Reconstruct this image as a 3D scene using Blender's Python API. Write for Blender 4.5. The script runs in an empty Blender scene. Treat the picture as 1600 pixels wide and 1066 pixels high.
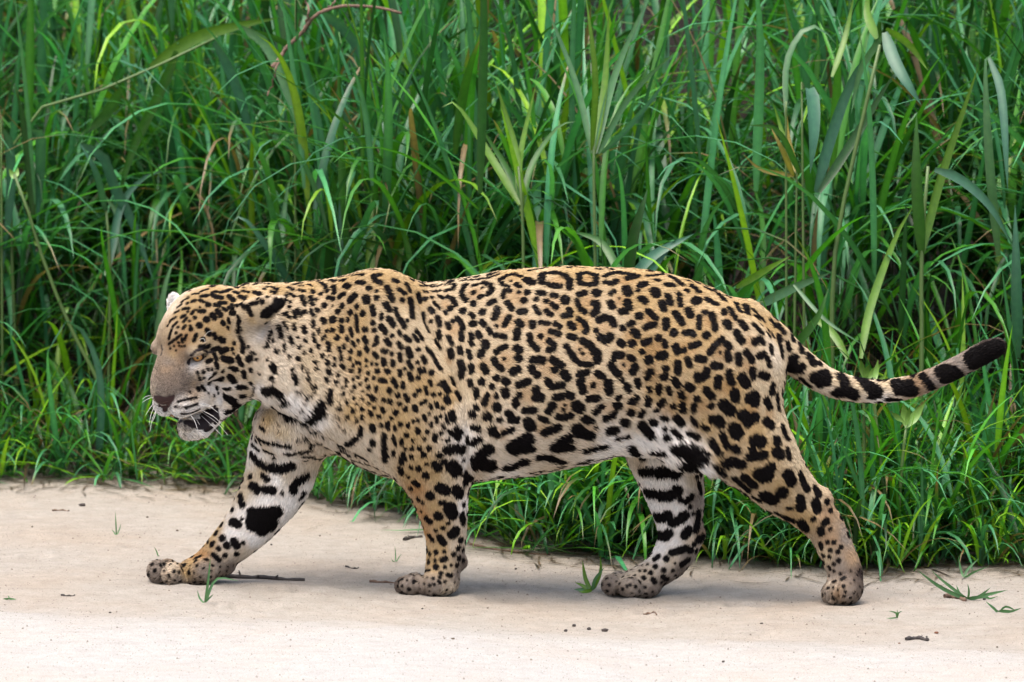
import bpy, math, random
import numpy as np
from mathutils import Vector
from mathutils.bvhtree import BVHTree

# ------------------------------------------------------------------ camera, sky, sun, exposure
scene = bpy.context.scene
PX = 0.00145                      # metres per photograph pixel at the jaguar
DIST = 18.0
PITCH = math.atan(0.115)
CP, SP = math.cos(PITCH), math.sin(PITCH)
TARGET = np.array([0.0, 0.0, (930 - 533) * PX])
CAM = TARGET - DIST * np.array([0.0, CP, -SP])
RIGHT = np.array([1.0, 0, 0]); UP = np.array([0, SP, CP]); FWD = np.array([0, CP, -SP])

cam_data = bpy.data.cameras.new('camera')
cam = bpy.data.objects.new('camera', cam_data)
scene.collection.objects.link(cam)
cam.location = CAM
cam.rotation_euler = (math.pi / 2 - PITCH, 0, 0)
cam_data.sensor_width = 36.0
cam_data.lens = 36.0 * DIST / (1600 * PX)
cam_data.clip_start = 0.5
cam_data.clip_end = 400
cam_data.dof.use_dof = True
cam_data.dof.focus_distance = DIST - 0.06
cam_data.dof.aperture_fstop = 6.3
scene.camera = cam

SUN_EL, SUN_AZ = math.radians(72), math.radians(-32)    # azimuth measured from the camera's side towards image left
world = bpy.data.worlds.new('World'); scene.world = world
world.use_nodes = True
wn = world.node_tree
sky = wn.nodes.new('ShaderNodeTexSky'); sky.sky_type = 'NISHITA'; sky.sun_disc = False
sky.sun_elevation = SUN_EL
sun_dir = np.array([math.sin(SUN_AZ) * math.cos(SUN_EL), -math.cos(SUN_AZ) * math.cos(SUN_EL), math.sin(SUN_EL)])
sky.sun_rotation = math.atan2(sun_dir[0], sun_dir[1])
sky.air_density = 1.0; sky.dust_density = 6.0; sky.ozone_density = 1.0; sky.altitude = 100
bg = wn.nodes['Background']; bg.inputs[1].default_value = 0.15
wn.links.new(sky.outputs[0], bg.inputs[0])
sl = bpy.data.lights.new('sun', 'SUN'); sl.energy = 1.7; sl.angle = math.radians(55); sl.color = (1.0, 0.97, 0.92)
sun = bpy.data.objects.new('sun', sl); scene.collection.objects.link(sun)
sun.rotation_euler = Vector(sun_dir).to_track_quat('Z', 'Y').to_euler()
scene.view_settings.view_transform = 'Standard'
scene.view_settings.look = 'None'
scene.view_settings.gamma = 1
scene.view_settings.use_curve_mapping = False
scene.view_settings.exposure = 1.38
scene.cycles.max_bounces = 8
scene.cycles.transparent_max_bounces = 8

# ------------------------------------------------------------------ helpers
C = scene.collection

def unproject(u, v, ypx=0.0):
    """world point seen at photograph pixel (u, v) at depth ypx (pixels behind the jaguar's mid plane)"""
    t = PX / DIST
    d = FWD + RIGHT * ((u - 800) * t) + UP * ((533 - v) * t)
    k = (ypx * PX - CAM[1]) / d[1]
    return CAM + d * k

def link(name, mesh, parent=None, mat=None):
    o = bpy.data.objects.new(name, mesh); C.objects.link(o)
    if parent is not None:
        o.parent = parent
    if mat is not None and not mesh.materials:
        mesh.materials.append(mat)
    return o

def tag(o, label=None, cat=None, group=None, kind=None):
    if label: o['label'] = label
    if cat: o['category'] = cat
    if group: o['group'] = group
    if kind: o['kind'] = kind
    return o

def empty(name, loc=(0, 0, 0)):
    o = bpy.data.objects.new(name, None); C.objects.link(o); o.location = loc
    o.empty_display_size = 0.05
    return o

def mesh_from(name, V, F, smooth=True):
    """V (n,3); F (m,3) or (m,4) arrays"""
    me = bpy.data.meshes.new(name)
    V = np.asarray(V, np.float32); F = np.asarray(F, np.int32)
    me.vertices.add(len(V)); me.vertices.foreach_set('co', V.ravel())
    k = F.shape[1]
    me.loops.add(F.size); me.loops.foreach_set('vertex_index', F.ravel())
    me.polygons.add(len(F))
    me.polygons.foreach_set('loop_start', np.arange(0, F.size, k, dtype=np.int32))
    me.polygons.foreach_set('loop_total', np.full(len(F), k, np.int32))
    if smooth:
        me.polygons.foreach_set('use_smooth', np.ones(len(F), bool))
    me.update(calc_edges=True)
    return me

def set_color(me, name, col):
    a = me.attributes.new(name, 'FLOAT_COLOR', 'POINT')
    c = np.ones((len(me.vertices), 4), np.float32); c[:, :3] = col
    a.data.foreach_set('color', c.ravel())

class NT:
    """small node-tree builder"""
    def __init__(self, name):
        self.m = bpy.data.materials.new(name); self.m.use_nodes = True
        self.t = self.m.node_tree
        self.bsdf = self.t.nodes['Principled BSDF']; self.out = self.t.nodes['Material Output']
    def n(self, typ, **kw):
        x = self.t.nodes.new(typ)
        for k, v in kw.items():
            setattr(x, k, v)
        return x
    def l(self, a, b): self.t.links.new(a, b)
    def noise(self, scale, detail=4, rough=0.6, vec=None):
        x = self.n('ShaderNodeTexNoise'); x.inputs['Scale'].default_value = scale
        x.inputs['Detail'].default_value = detail; x.inputs['Roughness'].default_value = rough
        if vec is not None: self.l(vec, x.inputs['Vector'])
        return x
    def ramp(self, fac, stops):
        r = self.n('ShaderNodeValToRGB'); e = r.color_ramp.elements
        while len(e) < len(stops): e.new(0.5)
        for el, (p, c) in zip(e, stops):
            el.position = p; el.color = (*c, 1) if len(c) == 3 else c
        self.l(fac, r.inputs[0]); return r
    def mix(self, fac, a, b, mode='MIX'):
        x = self.n('ShaderNodeMixRGB', blend_type=mode)
        for s, i in ((fac, 0), (a, 1), (b, 2)):
            if hasattr(s, 'links'): self.l(s, x.inputs[i])
            elif i == 0: x.inputs[0].default_value = s
            else: x.inputs[i].default_value = (*s, 1)
        return x
    def bump(self, h, strength=0.3, dist=0.01, normal=None):
        b = self.n('ShaderNodeBump'); b.inputs['Strength'].default_value = strength
        b.inputs['Distance'].default_value = dist
        self.l(h, b.inputs['Height'])
        if normal is not None: self.l(normal, b.inputs['Normal'])
        return b

def tube(path, radii, sides=6, cap=True):
    """swept round tube -> V, F(quads)"""
    path = np.asarray(path, float); n = len(path); radii = np.broadcast_to(np.asarray(radii, float), (n,))
    tan = np.gradient(path, axis=0); tan /= np.linalg.norm(tan, axis=1)[:, None] + 1e-12
    ref = np.array([0.31, 0.17, 0.93]) if abs(tan[0][2]) < 0.9 else np.array([0.97, 0.2, 0.1])
    V = []
    for i in range(n):
        a = np.cross(tan[i], ref); a /= np.linalg.norm(a); b = np.cross(tan[i], a)
        for k in range(sides):
            th = 2 * math.pi * k / sides
            V.append(path[i] + radii[i] * (math.cos(th) * a + math.sin(th) * b))
    F = []
    for i in range(n - 1):
        for k in range(sides):
            k2 = (k + 1) % sides
            F.append((i * sides + k, i * sides + k2, (i + 1) * sides + k2, (i + 1) * sides + k))
    if cap:
        for base in (0, (n - 1) * sides):
            V.append(path[0] if base == 0 else path[-1]); c = len(V) - 1
            for k in range(0, sides, 1):
                F.append((base + k, base + (k + 1) % sides, c, c))
    return np.array(V), F

def obj_faces(name, V, F, mat, parent=None, smooth=True):
    me = bpy.data.meshes.new(name)
    F2 = [tuple(dict.fromkeys(int(i) for i in f)) for f in F]
    me.from_pydata([tuple(map(float, v)) for v in V], [], F2)
    if smooth:
        me.polygons.foreach_set('use_smooth', [True] * len(me.polygons))
    me.update()
    return link(name, me, parent, mat)

def catmull(P, n):
    """Catmull-Rom resample of rows of P to n points (even in chord length)"""
    P = np.asarray(P, float)
    if len(P) < 3:
        t = np.linspace(0, 1, n)[:, None]; return P[0] * (1 - t) + P[-1] * t
    Q = np.vstack([2 * P[0] - P[1], P, 2 * P[-1] - P[-2]])
    out = []
    for i in range(1, len(Q) - 2):
        t = np.linspace(0, 1, 24, endpoint=False)[:, None]
        p0, p1, p2, p3 = Q[i - 1], Q[i], Q[i + 1], Q[i + 2]
        out.append(0.5 * (2 * p1 + (p2 - p0) * t + (2 * p0 - 5 * p1 + 4 * p2 - p3) * t**2 + (3 * p1 - p0 - 3 * p2 + p3) * t**3))
    out = np.vstack(out + [P[-1:]])
    s = np.r_[0, np.cumsum(np.linalg.norm(np.diff(out[:, :3], axis=0), axis=1))]
    q = np.linspace(0, s[-1], n)
    return np.stack([np.interp(q, s, out[:, j]) for j in range(out.shape[1])], 1)

def smooth_noise2(x, y, seed, octaves=3, base=1.0):
    """cheap smooth value made of sines, vectorised"""
    r = np.random.RandomState(seed); v = 0 * x; amp = 1.0; f = base
    for o in range(octaves):
        for k in range(3):
            a = r.uniform(0, 2 * math.pi); ph = r.uniform(0, 6.28)
            v = v + amp * np.sin(f * (math.cos(a) * x + math.sin(a) * y) * r.uniform(.8, 1.25) + ph)
        amp *= 0.5; f *= 2.1
    return v / 3.0
# ------------------------------------------------------------------ terrain: sand bar and grassy bank
EDGE_U = np.array([-900, 0, 200, 400, 520, 640, 740, 820, 950, 1100, 1300, 1400, 1600, 2500])
EDGE_Y = np.array([1.95, 1.92, 1.86, 1.73, 1.56, 1.44, 1.02, .84, .76, .82, .68, .60, .64, .7])
def edge_y(x):
    return np.interp(np.asarray(x) / PX + 800, EDGE_U, EDGE_Y)
_r = np.random.RandomState(17)
DENTS = [(_r.uniform(-1.2, 1.25), _r.uniform(-.95, .65), _r.uniform(.025, .06), _r.uniform(.003, .008)) for _ in range(46)]
for _u, _y in ((255, 36), (310, 40), (645, -30), (688, -40), (965, 40), (1005, 38), (1306, -40), (1325, -42)):       # under the paws
    DENTS.append(((_u - 800) * PX, _y * PX, .034, .006))
for _u, _y in ((1425, -20), (1462, -26), (1555, 30), (1590, 26), (1150, -60), (1185, -66), (800, 60), (836, 54), (470, -40), (505, -46), (1680, -30), (1715, -36), (1010, -150), (1046, -156), (380, -190), (414, -196)):   # older prints
    DENTS.append(((_u - 800) * PX, _y * PX, .030, .009))
    for _k in (-1.4, -.5, .5, 1.4):
        DENTS.append(((_u - 800) * PX - .055, _y * PX + _k * .018, .012, .006))
def ground_z(x, y):
    x = np.asarray(x, float); y = np.asarray(y, float)
    u = x / PX + 800
    z = PX * np.interp(u, [-600, 290, 480, 680, 830, 985, 1150, 1315, 2300], [14, 9.8, 7.5, 3.2, -5, -11.6, -11.8, -10.8, -14])
    # low lip running across the front of the sand, with the paler bar before it
    lip = -0.62 - 0.16 * x + 0.03 * np.sin(3.1 * x + .7) + 0.015 * np.sin(9 * x)
    d = y - lip
    z = z + 0.014 * (1 / (1 + np.exp(np.clip(d / 0.09, -50, 50)))) - 0.009 * np.exp(-((d - 0.14) / 0.12) ** 2)
    bank = np.clip(y - edge_y(x) - 0.25, 0, None)
    z = z + 0.16 * bank + 0.03 * (1 - np.exp(-np.clip(y - edge_y(x), 0, None) / 0.08))
    z = z + (0.0035 * smooth_noise2(x, y, 3, 3, 7.0)) * np.clip(np.abs(y) * 6, 0, 1) + 0.0016 * smooth_noise2(x, y, 5, 3, 26.0)
    for px_, py_, pr_, pd_ in DENTS:
        q = ((x - px_)**2 + ((y - py_) * .8)**2) / pr_**2
        z = z - pd_ * np.exp(-q) + pd_ * .45 * np.exp(-((np.sqrt(q) - 1.5) / .45)**2)
    return z
def lip_y(x):
    return -0.62 - 0.16 * x + 0.03 * np.sin(3.1 * x + .7) + 0.015 * np.sin(9 * x)

def sheet(name, xs, ys, zoff=0.0):
    X, Y = np.meshgrid(xs, ys, indexing='ij'); Z = ground_z(X, Y) + zoff
    V = np.stack([X, Y, Z], -1).reshape(-1, 3)
    nx, ny = len(xs), len(ys)
    i = np.arange(nx - 1)[:, None] * ny + np.arange(ny - 1)[None]
    F = np.stack([i, i + ny, i + ny + 1, i + 1], -1).reshape(-1, 4)
    return mesh_from(name, V, F)

def stretch(a, b, lo, hi, step, far):
    core = np.arange(a, b + 1e-6, step)
    left = a - np.geomspace(step, a - lo, far)[::-1]; right = b + np.geomspace(step, hi - b, far)
    return np.r_[left, core, right]

m = NT('sand')
geo = m.n('ShaderNodeNewGeometry')
big = m.noise(2.2, 5, .6, geo.outputs['Position'])
mid = m.noise(28, 6, .65, geo.outputs['Position'])
fin = m.noise(300, 4, .75, geo.outputs['Position'])
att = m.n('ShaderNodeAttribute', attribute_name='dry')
tan_sand = m.ramp(mid.outputs[0], [(.25, (.270, .241, .204)), (.75, (.350, .318, .274))])
dry = m.ramp(mid.outputs[0], [(.25, (.352, .340, .318)), (.75, (.405, .392, .368))])  # front sand simply paler, back sand tan; 'dry' only names the front zone
col = m.mix(att.outputs['Fac'], tan_sand.outputs[0], dry.outputs[0])
pinkm = m.ramp(big.outputs[0], [(.45, (1, 1, 1)), (.72, (1.0, .92, .85))])
col2 = m.mix(.8, col.outputs[0], pinkm.outputs[0], 'MULTIPLY')
speck = m.ramp(fin.outputs[0], [(.33, (.28, .23, .20)), (.43, (.90, .88, .86)), (.5, (1, 1, 1)), (.62, (1, 1, 1)), (.74, (1.16, 1.14, 1.12))])
col3 = m.mix(.9, col2.outputs[0], speck.outputs[0], 'MULTIPLY')
mp = m.n('ShaderNodeMapping'); mp.inputs['Scale'].default_value = (11, 24, 1); m.l(geo.outputs['Position'], mp.inputs[0])
stk = m.noise(1.0, 5, .65, mp.outputs[0])
str_ = m.ramp(stk.outputs[0], [(.30, (.84, .81, .79)), (.48, (1, 1, 1)), (.7, (1.06, 1.06, 1.05))])
col3 = m.mix(.55, col3.outputs[0], str_.outputs[0], 'MULTIPLY')
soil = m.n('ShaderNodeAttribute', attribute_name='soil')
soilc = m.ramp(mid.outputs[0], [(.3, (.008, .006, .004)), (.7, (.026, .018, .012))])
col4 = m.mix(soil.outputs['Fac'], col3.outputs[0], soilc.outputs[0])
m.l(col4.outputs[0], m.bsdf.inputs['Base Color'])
m.bsdf.inputs['Roughness'].default_value = .95
m.bsdf.inputs['Specular IOR Level'].default_value = .15
hmix = m.mix(.35, mid.outputs[0], fin.outputs[0])
b1 = m.bump(hmix.outputs[0], 1.0, .012)
m.l(b1.outputs[0], m.bsdf.inputs['Normal'])
SAND = m.m

xs = stretch(-1.7, 1.7, -60, 60, 0.012, 26)
ys = stretch(-1.9, 2.4, -30, 90, 0.012, 26)
me = sheet('ground', xs, ys)
V = np.empty(len(me.vertices) * 3, np.float32); me.vertices.foreach_get('co', V); V = V.reshape(-1, 3)
x, y = V[:, 0], V[:, 1]
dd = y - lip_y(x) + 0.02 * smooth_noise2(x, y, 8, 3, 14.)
front_pale_v = 1 / (1 + np.exp(np.clip(dd / 0.10, -40, 40)))  # full in front of the lip, fading to the tan sand behind
a = me.attributes.new('dry', 'FLOAT', 'POINT'); a.data.foreach_set('value', front_pale_v.astype(np.float32))
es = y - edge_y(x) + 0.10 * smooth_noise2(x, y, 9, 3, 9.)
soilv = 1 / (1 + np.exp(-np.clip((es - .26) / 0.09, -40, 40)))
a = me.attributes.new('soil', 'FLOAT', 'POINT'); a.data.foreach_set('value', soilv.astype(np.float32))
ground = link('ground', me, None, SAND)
tag(ground, 'pale sand bar with a darker soil bank behind', None, None, 'structure')
# ------------------------------------------------------------------ jaguar: one continuous body grown from a distance field
def B(u, v, y=0.0):
    return unproject(u, v, y) / PX

GH = 2.5                                              # grid step, photograph pixels
GMIN = np.array([-600.0, -170.0, -25.0]); GMAX = np.array([790.0, 170.0, 545.0])
GN = np.ceil((GMAX - GMIN) / GH).astype(int) + 1
GX = (GMIN[0] + GH * np.arange(GN[0])).astype(np.float32)
GY = (GMIN[1] + GH * np.arange(GN[1])).astype(np.float32)
GZ = (GMIN[2] + GH * np.arange(GN[2])).astype(np.float32)
BIG = 60.0

def smin(a, b, k):
    if k <= 0: return np.minimum(a, b)
    h = np.clip(k - np.abs(a - b), 0, None) / k
    return np.minimum(a, b) - h * h * k * 0.25
def smax(a, b, k): return -smin(-a, -b, k)

def box_slices(lo, hi):
    i0 = np.clip(np.floor((lo - GMIN) / GH).astype(int), 0, GN - 1)
    i1 = np.clip(np.ceil((hi - GMIN) / GH).astype(int) + 1, 1, GN)
    return tuple(slice(a, b) for a, b in zip(i0, i1))

def ell_field(sl, c, r, R=None):
    x = GX[sl[0]][:, None, None] - c[0]; y = GY[sl[1]][None, :, None] - c[1]; z = GZ[sl[2]][None, None, :] - c[2]
    if R is None:
        a, b, d = x / r[0], y / r[1], z / r[2]
        k0 = np.sqrt(a * a + b * b + d * d) + 1e-6
        k1 = np.sqrt((a / r[0])**2 + (b / r[1])**2 + (d / r[2])**2) + 1e-6
    else:                                             # rows of R: local axes
        p = [R[i][0] * x + R[i][1] * y + R[i][2] * z for i in range(3)]
        a, b, d = p[0] / r[0], p[1] / r[1], p[2] / r[2]
        k0 = np.sqrt(a * a + b * b + d * d) + 1e-6
        k1 = np.sqrt((a / r[0])**2 + (b / r[1])**2 + (d / r[2])**2) + 1e-6
    return (k0 * (k0 - 1) / k1).astype(np.float32)

class Limb:
    def __init__(self): self.D = np.full(GN, BIG, np.float32)
    def ell(self, c, r, k=0, R=None, cut=False, pad=26):
        c = np.asarray(c, float); r = np.asarray(r, float) * np.ones(3)
        e = (max(r) + pad) * np.ones(3) if R is not None else r + pad
        sl = box_slices(c - e, c + e)
        f = ell_field(sl, c, r, R)
        self.D[sl] = smax(self.D[sl], -f, k) if cut else smin(self.D[sl], f, k)
        return self
    def tube(self, pts, k=0, step=5.0, conv=True):
        """pts rows: u, v, Y, r in the picture plane, r in depth"""
        P = [list(B(p[0], p[1], p[2])) + [p[3], p[4] if len(p) > 4 else p[3]] for p in pts] if conv else pts
        P = np.array(P, float)
        L = np.linalg.norm(np.diff(P[:, :3], axis=0), axis=1).sum()
        Q = catmull(P, max(3, int(L / step)))
        if k <= 0:
            for q in Q: self.ell(q[:3], (q[3], q[4], q[3]))
        else:
            t = Limb()
            for q in Q: t.ell(q[:3], (q[3], q[4], q[3]))
            self.add(t, k)
        return self
    def add(self, o, k):
        self.D = smin(self.D, o.D, k); return self

# ---- trunk: u, top v, bottom v, half width
TR = np.array([
 (385, 452, 600, 60), (400, 449, 612, 66), (440, 448, 645, 78), (480, 442, 672, 90), (520, 434, 702, 100), (560, 428, 726, 106), (600, 431, 742, 108),
 (640, 444, 748, 110), (680, 443, 750, 115), (720, 436, 752, 121), (760, 428, 749, 127), (800, 422, 744, 131), (840, 419, 738, 132),
 (880, 417, 729, 130), (920, 418, 720, 124), (960, 419, 709, 118), (1000, 422, 696, 112), (1040, 428, 684, 107), (1080, 438, 672, 99),
 (1120, 454, 660, 88), (1160, 475, 645, 76), (1200, 501, 620, 56), (1222, 520, 600, 42)], float)
T = Limb()
us = GX.astype(float) + 800
uc = np.clip(us, TR[0, 0], TR[-1, 0])
dense = np.arange(TR[0, 0], TR[-1, 0] + 1, 2.0)
def sm_interp(col):
    y = np.interp(dense, TR[:, 0], TR[:, col]); k = np.ones(21) / 21
    yp = np.pad(y, 10, mode='edge'); y = np.convolve(yp, k, 'valid')
    return np.interp(uc, dense, y)
top, bot, hw = sm_interp(1), sm_interp(2), sm_interp(3)
zt = 930 - top; zb = 930 - bot
zc = (zt + zb) / 2; hz = (zt - zb) / 2
for i0 in range(0, GN[0], 64):
    s = slice(i0, min(i0 + 64, GN[0]))
    zz = (GZ[None, None, :] - zc[s, None, None]) / hz[s, None, None]
    # narrower towards the spine, fuller below the middle
    w = hw[s, None, None] * (1 - 0.16 * np.clip(zz, -1, 1) - 0.05 * np.clip(zz, -1, 1)**2)
    yy = np.abs(GY[None, :, None]) / w
    q = (yy**2.25 + np.abs(zz)**2.25)**(1 / 2.25)
    d = (q - 1) * np.minimum(hw, hz)[s, None, None]
    ex = np.abs(us - uc)[s, None, None]
    d = np.where(ex > 0, np.sqrt(np.clip(d, 0, None)**2 + ex**2) + np.clip(d, None, 0) * (ex <= 0), d)
    T.D[s] = np.minimum(d, BIG)
del zz, yy, q, d
# neck bull and back of the skull
T.tube([(352, 508, -8, 58, 54), (400, 525, -4, 74, 64), (450, 540, -2, 88, 76), (520, 560, 0, 105, 88)], 24)
# shoulder blade and upper arm mass on both sides, thigh masses
for sgn in (-1, 1):
    T.ell(B(598, 510, sgn * 52), (70, 46, 84), 44)
    T.ell(B(612, 605, sgn * 70), (88, 46, 100), 40)
    T.ell(B(1122, 580, sgn * 56), (92, 52, 98), 30)
    T.ell(B(880, 600, sgn * 60), (150, 74, 100), 30)
# far chest / breast
T.ell(B(470, 665, 20), (72, 62, 52), 22)
# flank fold and belly fur
T.ell(B(1010, 672, -52), (62, 26, 36), 22)
T.ell(B(1075, 700, -50), (44, 22, 32), 20)

# ---- head, in its own frame turned about 50 degrees towards the camera and pitched down
YAW, PIT = math.radians(50), math.radians(28)
HF = np.array([-math.cos(PIT) * math.cos(YAW), -math.cos(PIT) * math.sin(YAW), -math.sin(PIT)])
HL = np.array([math.sin(YAW), -math.cos(YAW), 0.0])
HU = np.cross(HF, HL); HU = HU if HU[2] > 0 else -HU
HR = np.stack([HF, HL, HU])
HO = B(281, 553, -46)
def H(a, l, b): return HO + HF * a + HL * l + HU * b
hd = Limb()
hd.ell(H(-66, 0, 16), (62, 56, 50), 0, HR)                       # skull
hd.ell(H(-20, 0, 16), (40, 44, 34), 22, HR)                      # forehead
for s in (-1, 1):
    hd.ell(H(-6, s * 34, 11), (23, 18, 10), 9, HR)              # brow
    hd.ell(H(-52, s * 46, -40), (44, 30, 40), 18, HR)            # cheek
    hd.ell(H(-58, s * 44, -78), (38, 27, 34), 16, HR)            # jaw muscle
    hd.ell(H(-10, s * 36, -26), (34, 20, 20), 14, HR)            # cheekbone
hd.tube([list(H(-8, 0, 8)) + [27, 27], list(H(24, 0, -8)) + [26, 26], list(H(52, 0, -26)) + [22, 22], list(H(62, 0, -34)) + [17, 17]], 12, conv=False)
hd.ell(H(60, 0, -38), (14, 18, 11), 5, HR)                       # nose
for s in (-1, 1):
    hd.ell(H(26, s * 18, -28), (30, 14, 22), 12, HR)             # side of the nose
    hd.ell(H(45, s * 17, -61), (25, 19, 20), 8, HR)              # muzzle pads
    hd.ell(H(16, s * 26, -64), (30, 16, 22), 12, HR)             # lip behind
    hd.ell(H(-6, s * 31, -82), (18, 9, 20), 8, HR)               # hanging lip corner
# nostrils, mouth groove
for s in (-1, 1):
    hd.ell(H(73, s * 10, -45), (6, 4.5, 3.6), 3, HR, cut=True)
    hd.ell(H(2, s * 37, -3), (15, 10.5, 7), 5, HR, cut=True)    # eye socket
jaw = Limb()
jaw.ell(H(31, 0, -121), (19, 23, 12.5), 0, HR)                     # chin
jaw.ell(H(33, 0, -106), (14, 19, 10), 5, HR)                     # lower lip
for s in (-1, 1):
    jaw.tube([list(H(26, s * 14, -121)) + [13, 13], list(H(-4, s * 24, -113)) + [13, 13], list(H(-46, s * 38, -94)) + [23, 23]], 8, conv=False)
jaw.ell(H(-20, 0, -110), (48, 22, 13), 10, HR)
hd.add(jaw, 3)
# ears: near one laid back, far one upright
ear = Limb()
ear.tube([(380, 495, -66, 20, 12), (398, 488, -80, 20, 9), (422, 478, -92, 16, 6.5), (444, 468, -97, 5, 3.5)], 0, 3.0)
hd.add(ear, 4)
ear = Limb()
ear.ell(B(271, 475, 34), (11, 6, 17), 0)
ear.ell(B(282, 488, 32), (13, 10, 15), 8)
ear.ell(B(267, 474, 27), (7.5, 7, 13), 4, cut=True)
hd.add(ear, 8)
T.add(hd, 20)

# ---- legs
def foot(limb, toes, k=3.5, kk=12.0):
    t = Limb()
    for (u, v, y, rx, ry, rz) in toes:
        t.ell(B(u, v, y), (rx, ry, rz), k)
    limb.add(t, kk)

near_fore = Limb().tube([(625, 640, -84, 70, 34), (655, 690, -78, 62, 36), (680, 742, -66, 49, 36), (691, 790, -56, 37.5, 32), (697, 835, -48, 31, 27),
                         (696, 868, -46, 29, 26), (691, 895, -45, 27, 28)])
near_fore.ell(B(722, 878, -44), (9, 10, 12), 8)
foot(near_fore, [(634, 915, -22, 18, 13, 16), (645, 914, -52, 22, 15, 18), (672, 914, -70, 23, 15, 18), (650, 909, 2, 18, 13, 16), (690, 912, -40, 27, 30, 19)])
far_fore = Limb().tube([(470, 660, 44, 60, 36), (448, 700, 48, 57, 38), (436, 745, 48, 52, 38), (412, 788, 46, 44, 35), (384, 826, 44, 36, 31), (352, 858, 42, 29, 27),
                        (330, 880, 42, 26, 26), (306, 893, 42, 22, 26)])
far_fore.ell(B(352, 884, 38), (14, 14, 12), 8)
foot(far_fore, [(247, 893, 52, 17, 14, 18), (272, 897, 22, 20, 15, 18), (262, 890, 74, 18, 13, 16), (318, 892, 12, 21, 14, 18), (300, 898, 40, 34, 30, 18)])
near_hind = Limb().tube([(1124, 600, -62, 90, 40), (1148, 660, -66, 77, 40), (1187, 713, -64, 58, 37), (1224, 760, -56, 45, 31), (1256, 789, -50, 36, 26), (1287, 822, -46, 30, 22),
                         (1305, 858, -45, 27.5, 21), (1319, 893, -45, 27, 22), (1318, 915, -45, 26, 24)])
near_hind.ell(B(1283, 778, -50), (16, 14, 15), 10)
foot(near_hind, [(1298, 927, -30, 15, 12, 18), (1303, 926, -58, 16, 13, 19), (1320, 922, -68, 17, 12, 18), (1302, 922, -8, 15, 12, 16), (1324, 920, -42, 22, 28, 23)])
far_hind = Limb().tube([(1030, 640, 46, 68, 36), (1036, 695, 48, 60, 38), (1047, 740, 48, 51, 36), (1056, 780, 46, 43, 31), (1061, 815, 44, 36, 26), (1062, 842, 42, 34, 23),
                        (1048, 872, 41, 30, 22), (1022, 895, 40, 24, 23), (992, 908, 40, 21, 25)])
far_hind.ell(B(1084, 834, 42), (17, 13, 16), 8)
foot(far_hind, [(956, 914, 22, 17, 13, 18), (963, 912, 52, 17, 13, 18), (984, 918, 8, 20, 14, 16), (966, 908, 74, 16, 12, 16), (1005, 920, 36, 26, 28, 15)])
tail = Limb().tube([(1165, 505, 0, 38, 34), (1205, 533, 0, 31, 28), (1234, 556, -2, 25.5, 24), (1266, 580, -6, 21.5, 20), (1298, 598, -10, 19, 18), (1335, 608, -15, 17.5, 17),
                    (1378, 611, -20, 16, 16), (1420, 605, -24, 15, 15), (1462, 590, -26, 14.5, 14), (1505, 569, -26, 14, 13), (1538, 551, -26, 15.5, 14), (1556, 543, -26, 13, 12)])
D = T.D.copy()
for limb, k in ((near_fore, 26), (far_fore, 16), (near_hind, 30), (far_hind, 14), (tail, 16)):
    D = np.minimum(D, smin(T.D, limb.D, k))
del limb, near_fore, far_fore, near_hind, far_hind, tail, hd, jaw, ear

# ---- surface nets
def surface_nets(D):
    S = D < 0
    nx, ny, nz = D.shape
    cnt = np.zeros((nx - 1, ny - 1, nz - 1), np.int8)
    for i in (0, 1):
        for j in (0, 1):
            for k in (0, 1):
                cnt += S[i:nx - 1 + i, j:ny - 1 + j, k:nz - 1 + k]
    act = np.argwhere((cnt > 0) & (cnt < 8))
    idx = np.full(cnt.shape, -1, np.int32); idx[tuple(act.T)] = np.arange(len(act))
    acc = np.zeros((len(act), 3)); num = np.zeros(len(act))
    corners = [(i, j, k) for i in (0, 1) for j in (0, 1) for k in (0, 1)]
    val = {c: D[act[:, 0] + c[0], act[:, 1] + c[1], act[:, 2] + c[2]].astype(float) for c in corners}
    for c in corners:
        for ax in range(3):
            if c[ax]: continue
            e = list(c); e[ax] = 1; e = tuple(e)
            a, b = val[c], val[e]; m_ = (a < 0) != (b < 0)
            t = np.where(m_, a / np.where(m_, a - b, 1), 0)
            p = np.array(c, float)[None] * np.ones((len(act), 1)); p[:, ax] = t
            acc[m_] += p[m_]; num[m_] += 1
    V = GMIN + GH * (act + acc / num[:, None])
    F = []
    for ax in range(3):
        o1, o2 = [(1, 2), (2, 0), (0, 1)][ax]
        sl0 = [slice(None)] * 3; sl1 = [slice(None)] * 3
        sl0[ax] = slice(0, -1); sl1[ax] = slice(1, None)
        ed = np.argwhere(S[tuple(sl0)] != S[tuple(sl1)])
        ed = ed[(ed[:, o1] > 0) & (ed[:, o2] > 0) & (ed[:, o1] < D.shape[o1] - 1) & (ed[:, o2] < D.shape[o2] - 1)]
        inside = S[tuple(sl0)][tuple(ed.T)]
        q = []
        for (d1, d2) in ((0, 0), (-1, 0), (-1, -1), (0, -1)):
            c = ed.copy(); c[:, o1] += d1; c[:, o2] += d2
            q.append(idx[tuple(c.T)])
        q = np.stack(q, 1); q[~inside] = q[~inside][:, ::-1]
        F.append(q)
    return V, np.vstack(F)
JV, JF = surface_nets(D)
del D, T

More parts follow.
